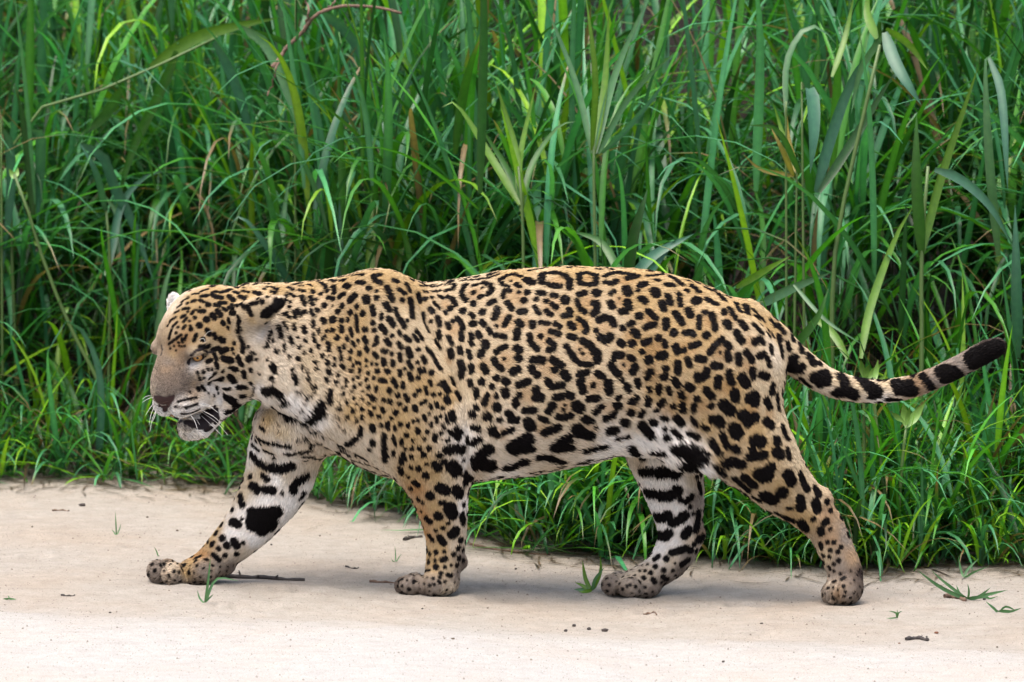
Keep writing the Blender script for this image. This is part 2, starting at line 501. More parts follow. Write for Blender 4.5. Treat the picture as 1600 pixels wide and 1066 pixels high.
# keep the largest shell
def neighbours(F, n):
    e = np.vstack([F[:, [0, 1]], F[:, [1, 2]], F[:, [2, 3]], F[:, [3, 0]]])
    return np.vstack([e, e[:, ::-1]])
def laplace(V, E, it, lam=0.5, w=None):
    n = len(V); deg = np.bincount(E[:, 0], minlength=n)[:, None]
    for _ in range(it):
        A = np.stack([np.bincount(E[:, 0], V[E[:, 1], j], minlength=n) for j in range(3)], 1) / deg
        V = V + (A - V) * (lam if w is None else lam * w[:, None])
    return V
def normals(V, F):
    n = np.cross(V[F[:, 2]] - V[F[:, 0]], V[F[:, 3]] - V[F[:, 1]])
    N = np.stack([sum(np.bincount(F[:, c], n[:, j], minlength=len(V)) for c in range(4)) for j in range(3)], 1)
    return N / (np.linalg.norm(N, axis=1)[:, None] + 1e-9)
JE = neighbours(JF, len(JV))
head_w = np.clip((JV[:, 0] + 800 - 360) / 60, 0.25, 1)
JV = laplace(JV, JE, 5, .5, head_w)
JN = normals(JV, JF)

# muscle relief and skin folds, as displacement of the real surface
bvh = BVHTree.FromPolygons([tuple(v) for v in JV], [tuple(map(int, f)) for f in JF])
CAMP = Vector(CAM / PX)
def hit(u, v):
    d = Vector(B(u, v, 0)) - CAMP; d.normalize()
    loc, n, i, dist = bvh.ray_cast(CAMP, d)
    return None if loc is None else np.array(loc)
FOLD_GAIN = 1.35
def fold(poly, amp, width, sharp=1.0):
    """groove (amp>0) or ridge (amp<0) along picture points projected on the hide"""
    global JV
    P = [hit(*p) for p in catmull(np.array(poly, float), 40)]
    P = [p for p in P if p is not None]
    d = np.full(len(JV), 1e9)
    for a, b in zip(P[:-1], P[1:]):
        if np.linalg.norm(b - a) > 30: continue
        ab = b - a; t = np.clip(((JV - a) @ ab) / (ab @ ab + 1e-9), 0, 1)
        d = np.minimum(d, np.linalg.norm(JV - a - t[:, None] * ab, axis=1))
    JV = JV - JN * (FOLD_GAIN * amp * np.exp(-(d / width)**2))[:, None]
fold([(655, 462), (668, 505), (690, 548), (710, 595), (724, 640), (730, 690), (732, 735)], 6.5, 7)
fold([(676, 470), (690, 515), (712, 560), (730, 605), (742, 650)], -2.5, 9)
fold([(640, 500), (662, 560), (690, 610), (706, 660)], -4, 12)
fold([(402, 634), (440, 645), (478, 664), (520, 690), (560, 715)], 4.5, 6)
fold([(420, 640), (462, 672), (520, 705), (600, 735)], 1.5, 10)
fold([(985, 660), (1030, 680), (1075, 700), (1110, 735)], -3, 9)
fold([(560, 470), (600, 530), (610, 600)], -3, 22)
fold([(540, 500), (560, 590), (600, 660)], 3, 16)
fold([(1100, 560), (1140, 620), (1180, 690), (1220, 750)], -3, 24)
fold([(1010, 600), (1060, 640), (1100, 690)], 4, 22)
fold([(1222, 740), (1256, 778), (1282, 800)], 2.5, 7)
fold([(800, 470), (830, 560), (830, 660)], 2, 26)
fold([(418, 505), (415, 545), (408, 600)], 2.5, 12)
fold([(296, 520), (296, 540), (290, 560), (282, 590)], 1.2, 7)
for (a, b, c_, d_) in ((648, 895, 655, 925), (660, 897, 664, 928), (256, 880, 262, 910), (286, 884, 296, 912), (955, 900, 965, 930), (1297, 915, 1295, 938), (1308, 915, 1308, 942)):
    fold([(a, b), ((a + c_) / 2, (b + d_) / 2), (c_, d_)], 3.6, 3.2)
r_ = np.random.RandomState(4)
disp = sum(np.sin((JV @ (r_.normal(size=3) * f)) + r_.uniform(0, 6.28)) * a_ for f, a_ in [(0.018, .9), (.022, .9), (.03, .6), (.035, .6), (.05, .4)])
amp_w = np.clip((JV[:, 0] + 800 - 400) / 80, 0, 1)
JV = JV + JN * (disp * amp_w * 0.9)[:, None]
JV = laplace(JV, JE, 1, .5, head_w)
JN = normals(JV, JF)
bvh = BVHTree.FromPolygons([tuple(v) for v in JV], [tuple(map(int, f)) for f in JF])
# ------------------------------------------------------------------ coat markings: each entry "x y [x y ...] r", points on the near hide; also shadow painted below the ear and behind the flank
SPOTS_AND_SHADE = """
403 459 4;411 453 3;416 450 3;423 450 432 453 428 459 423 457 3.5;418 463 4;431 469 4;409 472 4;450 450 457 454 3;449 459 459 464 3;466 448 472 448 2
466 454 474 456 3;479 446 486 448 2.5;488 457 5;445 463 3.5;447 468 452 472 3;451 480 4;470 465 475 476 4;484 465 487 477 3.3;492 469 3;501 460 4
499 443 507 448 510 457 3.5;515 439 522 441 4.5;521 449 522 458 4.5;533 439 538 439 5;539 447 545 449 5;530 464 537 461 4.5;551 432 567 430 3.5;558 442 567 443 4.5;576 451 5
592 430 583 432 586 439 594 442 4.5;614 438 620 440 4;604 450 607 456 612 468 5;588 455 3;588 466 4.5;547 469 553 463 6;571 467 572 470 6.5;512 466 520 468 4;506 478 5.5;519 478 2
534 478 5;557 479 4;602 475 607 484 5;623 452 632 459 3.5;628 469 4.5;634 445 638 453 3;464 485 469 494 3;458 488 461 496 3.5;475 488 3.8;484 486 488 493 3.5;495 486 4.5
446 490 451 496 3;442 491 3;527 487 4.5;547 488 4.8;566 490 5;581 480 583 491 4.5;596 491 594 498 3;617 483 621 494 3.5;624 499 632 510 4;607 498 614 508 5;595 510 601 519 4.5
582 504 4;584 516 3.8;556 493 558 502 3.2;556 506 559 517 3;543 500 4;533 501 4.5;519 500 6.3;503 500 506 503 4;487 502 489 510 3;473 512 475 518 3.8;458 508 459 514 3.3
441 504 448 515 2.5;434 512 438 525 4;423 517 417 531 412 540 3;452 527 455 535 3;465 527 2;426 532 2.5;443 536 443 547 2.3;431 548 4;476 533 3;497 514 497 520 2.5
488 522 491 534 2.6;509 517 3.3;518 516 4;532 511 533 517 4;547 514 550 523 3.2;570 515 4.5;503 530 507 525 2.8;526 528 4.3;541 527 542 531 3;559 532 2.8;569 528 572 534 4
588 528 588 537 3.5;603 531 608 538 4;612 525 3.5;623 518 625 523 3;633 527 639 532 4;622 536 626 543 3.5;550 535 553 539 3.2;537 540 538 544 2.8;512 537 513 546 3.7;496 541 3.5
467 542 3.5;418 540 2.5;485 545 485 550 2;475 551 2.8;528 543 531 549 3.2;547 549 3.5;561 552 4.5;571 543 574 548 3.5;583 539 2.5;598 548 603 549 3.8;585 553 588 557 3.5;612 553 3.3
624 553 625 563 3.5;637 546 641 556 5;451 557 3;465 560 4;503 556 3.5;514 555 2;489 556 1.5;492 565 3;511 564 511 568 3.2;522 560 3;531 557 533 561 3;545 560 3.3
599 563 600 569 4;613 565 614 570 3.5;572 563 3;581 568 2.5;588 569 2.5;556 566 562 567 2.8;551 571 3;533 570 536 575 3.4;522 570 3;471 573 3.5;425 571 428 577 5.5;456 577 3;417 560 2.5;494 576 3;572 572 2
424 590 4.5;458 587 462 596 4;479 579 2.8;481 591 3.5;490 603 4.3;513 577 514 583 3.5;509 592 4.3;528 586 3.3;524 596 3.7;548 579 3.6;561 580 563 576 3;575 582 3;540 592 540 594 2.6
551 592 2.8;559 589 2.6;572 592 3.4;583 590 2.8;589 580 4.3;604 579 606 581 4;624 580 625 586 3.2;632 576 2.5;594 594 601 595 3.8;613 593 619 603 3.6;629 599 629 605 3.2;533 605 2
539 602 3;552 603 554 606 2.6;562 600 2.3;575 604 3.8;588 605 588 609 3;608 610 4.6;621 616 622 619 3.4;536 614 3;548 611 2.8;566 611 2.2;580 619 584 623 4;575 616 2.3;599 624 3.6
609 627 4.3;633 618 637 625 3.7;515 610 514 625 5;552 621 2.6;565 623 3;540 624 542 630 2.4;530 627 2;556 631 2.5;575 630 3;584 636 3.3;624 631 3.5;597 637 599 642 3.3;633 639 4.3
529 636 4;551 640 3.5;565 639 3.2;577 643 579 647 3;618 644 4.6;592 650 3.7;611 653 3;529 651 3;542 650 4;565 650 3.7;557 656 3.5;528 661 2.3;537 671 3;595 664 3.3;581 665 582 671 4.8
605 660 606 668 3.5;616 666 617 670 2.8;625 662 4.4;637 662 637 666 3;563 668 562 678 4.5;557 683 548 690 541 693 4.5;581 688 582 694 4.6;576 700 3.8;600 680 599 690 600 705 601 718 4.5;604 712 4
613 682 617 694 2.8;627 685 627 693 3;635 679 3.8;614 703 614 710 2.6;629 709 631 716 4;633 701 2.7
403 624 412 610 425 606 437 615 7;438 629 446 624 5;502 630 500 640 489 650 482 655 8;495 636 505 643 6;461 645 3;467 638 472 637 2;473 627 2;477 621 482 619 2.3;486 616 2;489 611 1.8;463 611 469 611 2.2
434 639 442 646 4;449 651 459 653 5.5;471 660 481 664 3.5;485 673 494 675 2.5;505 680 3;408 664 415 669 2.5;464 687 480 684 3;485 692 500 690 2.8;506 696 516 700 2.3;402 679 415 687 435 694 452 696 4
447 708 465 706 485 701 4;475 712 488 712 4;505 710 520 713 540 717 5;531 701 545 710 2.8;413 701 426 707 3.5;528 693 536 698 2.3;556 708 570 716 4;396 693 405 702 3;428 715 3;400 642 403 650 2;412 642 1.5
414 654 1.5;435 674 2;435 661 1.5;394 709 405 722 418 730 5.5;425 731 442 732 455 728 7;385 731 392 744 5;395 758 403 764 7;412 742 418 748 4.5;415 764 427 766 6.5;377 757 5;441 770 3
458 760 464 752 478 744 6.5;459 765 7;470 776 475 770 5;494 742 500 735 3;364 775 4;376 774 380 788 5.5;400 803 432 800 11;400 815 420 818 16;395 800 9;412 825 12;364 796 5;379 810 2.5;364 815 372 818 7
347 820 5;338 833 5;348 841 5.5;332 850 5;324 845 3;355 852 6;366 846 370 852 6;342 857 4;352 868 4;334 867 342 874 4;380 848 3;370 865 4;323 875 3.5;306 873 313 870 2.8;288 883 4;296 894 4;257 882 2.5
251 883 2.5;264 900 3;272 893 2.5;280 894 2;242 892 3;238 882 3;299 871 2.5;304 864 1.5
643 713 3.5;662 710 4.5;686 710 5.5;680 724 684 731 6.5;694 722 5;706 727 713 735 10;723 717 3;629 712 627 722 4.5;625 731 627 738 4.5;642 729 3.5;654 732 5;666 724 3;665 742 6;638 744 3;648 753 652 757 5
642 763 4;687 761 697 766 8.5;672 774 8;712 764 718 771 8;726 740 727 755 5;654 780 4;661 785 3;645 788 650 792 4;688 785 694 785 3.5;702 793 707 803 9;685 806 7.8;667 810 671 814 6;724 787 4;722 805 724 815 6
658 798 2;655 807 2.5;657 818 2;662 823 2;707 834 711 830 8;692 825 3;681 829 3;700 817 2.5;671 837 676 843 4;687 840 693 848 5.5;657 832 2.5;661 844 2;720 844 5;716 856 4;723 860 3.5;709 866 3.5;672 865 3.5
681 863 4;694 862 2.5;691 875 696 873 3.5;680 876 2.5;670 878 4;681 886 5;695 886 3;714 883 4;717 872 4;724 876 4;705 883 2;689 896 3.5;699 898 705 899 3;665 892 671 892 2;654 899 2;648 909 4;677 904 2.5
687 902 2.5;671 915 2.5;678 913 2;685 908 688 911 2;695 909 3;625 909 629 905 2.5;639 921 3;622 916 2
634 443 640 455 3;653 460 656 471 4;640 468 643 480 644 495 4.5;655 447 680 445 705 438 2;672 449 690 446 708 445 2;696 455 706 453 710 447 3;675 456 688 455 2;661 455 668 457 2
716 438 735 432 760 429 778 427 2.8;720 440 745 438 765 435 778 430 2.2;664 467 4;674 465 3;686 464 692 466 3.5;678 473 682 478 2.5;686 482 3.2;696 489 3.7;703 482 5;700 464 707 468 711 477 3.5
672 483 675 487 4.2;661 490 661 504 668 518 3.3;673 502 3;683 496 687 508 4;685 520 686 527 5;699 506 701 512 3.5;707 502 3.5;714 497 722 508 723 514 3.5;720 519 721 531 3.5;700 526 706 537 3;680 533 687 543 3.5
717 544 719 551 4;703 549 705 556 5;735 522 737 528 3.3;746 521 749 526 4;734 533 737 538 3;757 536 759 541 5.5;750 554 752 551 5.3;731 549 735 559 3.2;736 572 736 580 4.2;754 571 759 580 4.5;719 566 722 576 720 586 4.5
726 446 721 455 721 463 728 470 3.5;724 447 729 446 3;739 447 744 446 3;753 451 2;754 443 765 446 768 454 762 460 4;739 458 4;749 465 752 464 3.7;739 475 5.3;763 475 772 471 4;776 483 776 490 772 497 4.7
753 488 5;723 486 5.3;735 491 739 495 3.3;737 506 740 506 4.8;752 503 756 508 3.7;795 496 790 504 788 508 4;775 510 2.5;763 515 766 520 3.5;774 524 4;783 525 788 527 4;810 504 812 508 5.5;808 518 806 528 5.5
780 546 789 542 4;775 550 4.3;807 545 810 548 6;809 560 5.8;787 561 2.3;771 562 776 571 783 576 4.2;800 581 808 577 5.5;780 439 791 432 800 429 812 433 3.5;780 440 786 446 794 449 2.8;798 440 2;806 445 810 448 4
822 438 830 442 6.5;808 421 825 424 845 421 4;785 460 788 455 797 455 3;786 465 3;792 473 799 483 4;810 457 3;823 457 5;818 470 5.5;812 487 819 487 5;853 420 4
873 419 900 419 912 420 2.5;922 418 960 420 973 421 2;990 422 1030 424 1050 428 2;846 430 845 442 858 446 872 448 5;851 428 865 427 880 430 888 438 889 450 5
903 430 915 427 930 431 930 444 918 446 905 443 903 430 4.5;943 433 958 427 4;965 427 985 430 995 432 980 436 5;946 442 955 444 962 440 4.5;1011 432 1022 431 1034 430 3;1022 438 1028 439 3
842 458 848 459 5;837 468 3.8;862 462 868 463 4.2;853 471 3.7;862 475 868 481 4;882 467 883 471 6.5;889 485 890 492 880 494 4.5;835 480 3;838 486 842 490 3.5;853 486 860 492 3.8;904 461 913 458 4.5;931 458 7.5
901 470 904 480 3.5;907 484 913 488 4.5;927 474 931 474 932 479 931 487 926 491 5;953 460 959 456 3.7;978 452 980 458 7;967 467 2;953 474 956 479 5.3;979 472 982 481 5.5;970 487 977 487 5
999 447 1007 444 5.3;996 455 3.3;1022 455 1024 460 7;1001 467 1006 471 5.5;831 505 832 510 5;844 504 857 506 3.2;867 506 874 511 3.8;860 518 872 522 4.2;844 526 4;827 524 827 532 829 537 839 546 4
857 533 864 539 864 545 857 547 4.5;891 507 894 511 5.5;904 499 912 505 916 514 914 519 4;890 526 896 528 5;910 533 922 540 5.3;884 541 889 550 895 556 4;895 560 905 568 922 571 3.7;926 548 932 552 932 563 6;909 553 2.5;906 546 1.5
935 501 945 496 955 500 958 507 5.3;931 517 4;938 528 946 532 953 526 6.3;972 513 4.8;983 507 987 505 4.3;990 519 994 523 6;968 535 972 538 5.3;987 537 6;998 494 6;1012 487 1018 492 1024 497 4.5
1008 512 1014 509 1022 507 4.5;1040 504 1040 510 5;1006 536 1014 532 5;1028 528 5.3;1002 550 4.3;1013 562 7;961 555 970 555 5.5;958 562 4;984 559 988 561 4.5;1030 556 1036 555 6.5
831 563 840 562 847 563 5.5;829 575 831 580 5;839 586 5;862 562 870 568 876 571 5.5;866 578 5;880 584 885 590 6;855 596 860 603 5;866 603 878 602 4.5;809 601 815 600 825 596 4.8;810 617 4.5;804 626 806 632 5
837 609 838 614 6;836 621 845 621 6;819 641 834 641 5;868 621 876 620 5.3;886 616 892 619 5;857 641 862 634 6;900 634 904 637 8;882 633 2;879 640 2.3;872 651 880 652 890 649 5;844 653 853 657 4.2;825 660 829 667 8
850 675 860 671 870 667 6;904 584 914 583 916 581 4.5;907 590 906 600 910 611 5.3;934 584 941 589 5;925 602 4;949 599 949 605 951 611 6.5;919 623 932 622 4.8;929 644 935 638 938 635 4.5;963 623 966 620 3.5
962 633 964 634 6;943 653 950 651 5;956 648 959 645 4.7;912 654 920 657 6;900 669 905 674 9;910 677 920 679 7.5;929 667 2.5;954 571 959 579 965 584 5.3;991 573 988 580 6;974 570 2;971 594 4;977 604 981 608 5.3
994 594 996 602 4.5;1011 583 1016 581 1010 590 4.5;1013 608 4.3;1028 604 1028 611 4.8;985 627 992 622 5;1010 624 1011 630 5.5;982 643 986 645 5;999 647 1002 644 5;1031 630 1034 627 5;1024 640 4;1034 651 1040 654 4
1017 657 1022 661 5.3;971 659 977 661 6;951 671 957 671 7.5;960 683 978 681 4;1001 663 1008 671 1016 680 6.5
800 698 815 690 822 686 11;815 702 830 700 6;805 703 8;752 708 762 700 9;748 720 762 728 13;745 728 9;768 720 6;790 730 805 725 818 720 8;866 698 878 690 886 685 9.5;870 701 888 698 7;840 713 855 713 875 720 7
910 702 925 698 942 695 5.5;898 722 915 716 6;776 680 790 674 800 670 3.8;769 670 770 674 6.5;739 690 749 685 5;731 683 732 690 4.5;738 666 4;747 669 4.5;761 650 6.5;738 647 4;780 655 4;793 645 797 648 5;798 656 806 655 5
725 740 735 747 5;733 595 735 601 3.7;752 596 5.5;775 590 5;787 594 791 597 5.3;768 604 4.3;788 611 789 616 5.5;743 609 744 619 3.7;760 617 756 630 3.7;774 618 3.7;743 634 744 638 3.3;736 644 740 649 4;776 636 6.5;758 650 764 652 5
674 582 4.6;681 566 688 577 3.3;666 544 676 556 687 576 3;639 584 642 592 4;637 566 643 575 3.3;653 590 3.8;655 576 657 582 3.3;662 576 663 580 2.8;652 566 3;660 558 664 566 3.5;653 546 3.5;646 524 653 533 3;650 517 659 530 3;636 501 3
692 599 699 610 4.6;671 594 674 601 2.8;685 601 2.5;703 590 709 600 2.8;664 605 667 615 2.8;654 610 4;648 617 3.5;677 616 3.5;687 615 3;697 622 699 626 4.5;713 614 717 622 3.5;658 630 664 627 3.3;672 632 674 638 2.8
682 630 684 635 3.3;692 637 2.8;648 637 649 640 4.5;662 650 664 655 3.3;670 646 2.6;680 652 682 658 2.8;688 650 3.3;697 650 700 659 2.5;705 645 707 655 5;645 657 2.6;652 656 3.5;637 663 3;673 661 673 664 2.6;691 663 694 667 2.5
652 672 654 675 4;667 674 3.7;662 684 3;679 685 680 680 4.5;689 675 4;703 672 710 678 716 684 4;713 669 719 677 4.5;699 687 3.5;698 702 712 700 722 700 7;645 687 2.7;643 700 3.5;655 700 4;670 699 4.3;689 685 2
1046 433 1055 438 1064 445 4.5;1040 445 1050 446 4.5;1073 455 4;1080 447 1090 456 4.3;1086 472 1089 469 7;1060 460 4.5;1061 467 1063 477 4;1042 463 1047 474 5;1034 475 1036 482 6;1075 485 1078 493 5.5
1055 490 1061 498 1065 505 5;1040 501 1039 512 4.8;1052 520 6;1071 520 1080 520 1083 523 4.7;1101 450 1112 455 4;1122 460 1130 470 5;1105 469 1118 476 5.5;1101 489 5;1092 495 1092 512 3.7;1111 492 1114 500 4.5
1116 508 1117 514 4.5;1103 524 6;1130 490 1131 485 4.3;1139 482 1143 490 1148 498 4;1134 505 1138 510 6;1148 474 1152 482 1154 487 4;1164 479 1166 488 1165 491 4.8;1175 484 1184 494 1193 502 2.5;1177 493 1184 499 2.5
1158 505 1163 512 5.5;1177 508 1184 514 1188 519 4.7;1150 520 1153 526 1158 533 5.3;1178 534 1187 530 1190 534 5.3;1197 514 1203 524 3;1204 520 1207 527 2.3;1203 541 1204 550 3.8;1216 526 1217 540 1220 555 5
1229 536 1231 544 4.5;1203 500 1210 510 3.5;1215 508 1222 518 4.8;1235 523 1238 531 4;1127 530 1117 540 1109 551 4.7;1134 537 1140 543 4.5;1136 553 1138 560 5.3;1125 551 2;1079 541 1086 540 1091 537 4.5
1055 541 1058 550 5;1068 547 4.3;1037 535 1039 540 4.3;1090 560 1099 562 5;1074 562 1077 570 4.3;1058 568 1058 580 5.3;1165 550 1170 556 1174 562 5;1153 556 1154 566 5.3;1185 556 1192 553 5;1198 560 1201 570 4
1115 571 1124 572 5.3;1040 576 5;1035 588 1039 588 5.3;1053 594 1059 601 5;1044 606 1045 613 3.7;1074 604 1079 606 6;1089 587 1090 593 5.3;1096 590 1103 585 1104 579 5.3;1063 614 1066 620 4.5;1051 634 4
1065 631 1066 640 5.3;1056 651 1063 660 6;1103 609 1107 615 1112 619 5.3;1122 591 1120 603 5.3;1138 583 1142 596 5.5;1174 577 1176 588 4.7;1159 590 1165 599 7.5;1189 585 1197 588 6;1207 602 1205 612 5;1213 615 1216 638 3
1147 613 1148 621 7;1170 622 1178 618 1179 628 7.5;1130 632 1141 641 8.5;1110 633 5.3;1088 623 5;1083 632 1083 640 4.2;1113 654 1122 655 1126 661 7;1081 653 1087 662 3.8;1099 665 1104 668 4.5
1160 648 1168 655 1178 652 8;1168 660 7;1197 625 1202 636 5;1197 658 1204 664 6.5;1147 670 1151 676 10;1078 677 1088 680 5;1128 677 1132 690 1136 697 5;1146 698 1151 702 5.7;1111 686 1117 698 1123 705 5.5
1180 688 1187 690 9.5;1213 687 1214 690 6.5;1222 666 1226 680 4;1231 686 3;1171 713 1185 711 1192 710 7;1175 702 6;1212 705 1218 710 7.5;1229 702 1232 714 4;1098 702 1108 709 3.5;1081 692 1089 698 3
1038 670 4;1051 671 1058 678 1064 684 3.7;1041 683 5;1052 700 1070 698 1090 708 1100 716 6
1132 720 1143 719 1157 724 7.5;1118 724 1128 735 6;1145 744 1157 754 1168 764 4.7;1162 744 1172 752 1178 758 6;1182 740 1196 736 1204 730 7.5;1190 746 1200 743 8;1230 741 1236 752 8.5;1250 741 1254 752 1261 764 5
1221 769 9.5;1195 774 1206 780 9.5;1176 775 1188 782 3;1250 780 1251 792 7.5;1274 784 1276 796 6.5;1273 763 1278 772 5.5;1292 784 4.5;1297 797 3.5;1231 794 1237 795 2.5;1252 817 1257 826 7.5;1228 809 1238 813 5;1212 800 1222 806 3
1270 811 3.7;1282 827 1283 833 5;1288 817 1291 814 5;1297 826 2.5;1282 850 1283 855 3.5;1293 847 2.7;1303 847 3;1286 868 3.3;1297 860 3;1296 870 2.5;1303 881 3;1310 876 3;1309 862 3;1314 855 3;1295 885 1297 889 2.5
1303 892 2.3;1313 897 2.5;1316 905 1319 903 3;1318 916 2.8;1302 918 2.5;1302 909 1306 908 2;1294 919 2;1321 925 2;1319 931 2;1300 927 2;1301 933 1303 936 2;1310 922 1.8;1285 915 1284 938 2.5
983 698 992 708 7;1004 715 5;1018 706 1035 708 5;1003 736 1018 737 7;1030 738 1042 737 8.5;1055 738 1075 722 1090 715 10;1060 705 1085 708 8;1065 728 1085 730 7;1088 744 1096 736 3.5;1000 755 1001 765 3;1011 769 1022 771 7.5
1032 774 1045 774 1058 767 8.5;1063 781 4;1072 783 1080 775 4.5;1091 755 1094 768 4;1010 792 1017 797 7;1025 808 1036 809 1044 805 7;1050 816 1062 812 1070 805 7;1078 792 3;1083 802 2.5;1091 800 1090 815 1087 828 5
1030 836 1040 838 1045 833 7;1070 836 1076 828 6.5;1092 843 1098 840 6.5;1016 818 1020 824 4;1050 864 1062 860 1072 857 5.5;1079 860 5;1041 873 5;1023 874 1029 869 4;1085 850 4;1088 861 4;1066 882 1075 875 5;1024 885 4
1037 891 4;1017 895 3.5;1006 903 3.5;1020 905 1023 909 3.8;1008 892 2.5;1000 892 2;1012 882 2;1000 910 3;993 917 2.3;985 914 2.3;980 916 2;1008 918 2;1036 901 1042 905 4;1034 910 2.5;952 914 2;1051 892 2.5;973 921 2.5
1240 525 1248 537 1251 548 4.5;1240 560 1235 575 1248 577 7;1252 573 6;1263 555 1270 566 6.5;1280 568 5;1272 590 1288 585 1290 595 8;1280 598 7;1300 575 1312 587 1320 598 7;1250 590 1265 602 3.5;1310 612 1325 612 1333 617 8
1300 614 1308 618 3;1342 592 1355 603 1370 612 8;1360 618 1372 616 6;1345 592 1352 598 7;1380 593 4;1400 598 1408 608 1425 612 9;1402 610 7;1420 600 7;1385 624 1405 624 4;1440 588 1450 600 1456 606 5.5
1470 580 1485 582 1495 588 10;1475 592 1490 592 8;1520 560 1532 555 1556 545 14;1522 568 1545 558 11;1562 541 9
311 509 5;322 500 5.3;331 493 334 497 4.3;339 487 343 493 4.5;325 477 4.5;312 487 318 487 3.5;304 497 3;298 515 3.3;284 496 288 494 3;286 484 294 483 2.7;300 472 304 471 3;293 475 2.5;315 464 323 463 3.5;301 461 309 460 2.5
313 457 324 453 2.5;311 470 322 474 2.6;331 461 336 465 345 466 4;332 458 337 457 3;343 458 352 456 360 453 3.3;350 448 358 447 3;365 450 372 451 2.8;365 457 371 459 3;357 464 364 470 4.3;374 464 380 469 3.5;342 474 352 474 2.7
335 477 342 479 3;361 477 371 480 2.3;375 476 382 481 3.5;358 481 364 484 3.3;348 483 355 486 2.7;360 489 366 490 3.5;378 456 387 458 2.3;380 451 2;396 458 404 461 3.7;383 465 402 468 2.5;387 480 391 490 4;391 476 402 473 2.5
408 471 3.5;357 500 358 503 3.5;347 504 349 506 3.7;356 512 3;371 495 374 500 3;371 503 372 512 370 517 3.3;323 517 326 522 4;316 531 4;334 523 336 528 3.5;344 530 347 532 4.7;373 524 376 532 2.7;378 536 378 548 3.7
312 543 320 542 326 541 3.3;332 547 341 544 3.7;345 550 352 546 4.5;365 536 3;362 545 2.7;364 552 2;348 560 359 563 5;371 558 376 568 4.5;387 560 390 558 5.3;386 541 2.5;391 549 2;396 551 2.3;334 554 337 562 3;323 566 329 563 3
336 568 338 574 3.3;324 577 2.8;330 577 2.3;333 584 2.5;317 582 2.5;364 576 368 577 4;358 574 2.7;347 580 2.5;400 560 2.3;390 575 391 579 2.7;380 580 381 588 3.5;404 582 2;306 524 303 533 2.5;291 524 288 531 1.8;268 516 264 530 2
275 521 2;270 511 276 505 2;278 512 2;287 503 291 498 2.3;296 502 1.8;297 510 2;286 514 289 510 2;266 502 274 497 2;273 490 279 487 1.8;277 482 283 477 1.8;286 471 294 467 1.8;299 491 302 487 2.3;293 488 2;264 538 275 530 283 524 1.8
279 536 1.7;284 530 285 535 1.7;288 541 1.5;280 541 1.3;284 542 1.2;266 545 1.3;272 541 1.2;275 548 1;262 510 1.7;265 505 1.5;306 485 1.8;293 465 1.5;312 481 1.6
325 599 333 594 341 592 346 590 3;344 593 4;337 606 3.2;308 607 310 609 3;314 604 318 609 3;350 606 357 606 3;358 588 364 595 5;372 604 380 603 5;391 597 3.5;376 617 5.7;355 620 362 626 6.5;364 632 371 634 5.5;352 643 362 640 4.5
325 592 331 587 336 582 2.2;317 581 2.5;308 582 312 593 2;317 591 2;333 618 2;324 614 1.7;296 613 1.7;397 603 393 615 388 618 2;381 627 390 624 1.8;347 618 349 614 1.8;339 614 2
278 628 290 625 306 621 1.5;274 636 290 637 307 631 1.5;283 646 295 646 310 640 1.5
414 490 426 483 438 474 7.5;420 491 5;408 494 3;263 456 270 453 278 461 284 473 2.6
"""
# skin that is dark in itself: lips, nose leather, eye rims, pads; plus crease shade drawn between the toes  (same format, own colour)
DARK = """
298 556 306 548.5 314 546.5 323 549.5 2.9;302 560 312 563 321 558 2.5;297 560 294 568 3.6;322 553 331 549 2.4;286 600 287 601 1;296 606 297 606 .8;300 612 300.5 612 .8;648 900 655 927 1.1;661 902 664 928 1.1;256 884 262 910 1.1;286 888 296 912 1.1;955 904 965 930 1.1;1297 918 1295 938 1;1308 918 1308 942 1;291 618 291.5 618 .8;304 617 304.5 617 .8;252 540 254 548 251 556 2.0
248 623 256 626 265 624 6.5;270 620 4;243 622 250 631 257 641 4.5;269 622 263 631 258 641 4.5;255 630 6;242 620 3;257 640 257 649 1.6
314 650 322 644 332 637 7;326 655 332 676 7;309 666 322 671 4;336 640 338 660 6;318 655 306 662 5;280 659 300 660 4;322 660 332 650 337 655 8;322 672 332 668 5;302 656 315 655 2.5;277 661 295 664 312 670 3.0;274 659 290 660 310 664 5;278 667 300 669 3;250 634 4;262 634 4;256 636 5;256 632 5;328 642 336 648 6;312 662 322 668 6
"""
def parse(txt):
    out = []
    for e in txt.replace('\n', ';').split(';'):
        n = [float(x) for x in e.split()]
        if len(n) >= 3: out.append((np.array(n[:-1]).reshape(-1, 2), n[-1]))
    return out

def project_marks(lst):
    """picture points -> segments on the hide (a, b, r)"""
    seg = []
    for pts, r in lst:
        h = [hit(*p) for p in pts]
        h = [p for p in h if p is not None]
        if not h: continue
        if len(h) == 1: seg.append((h[0], h[0], r))
        for a, b in zip(h[:-1], h[1:]):
            if np.linalg.norm(a - b) < 45: seg.append((a, b, r))
            else: seg += [(a, a, r), (b, b, r)]
    return seg
SEG = [(a, b, r * 1.07 + .35 if a[0] + 800 > 690 and a[2] > 60 else r) for a, b, r in project_marks(parse(SPOTS_AND_SHADE))]
DSEG = project_marks(parse(DARK))

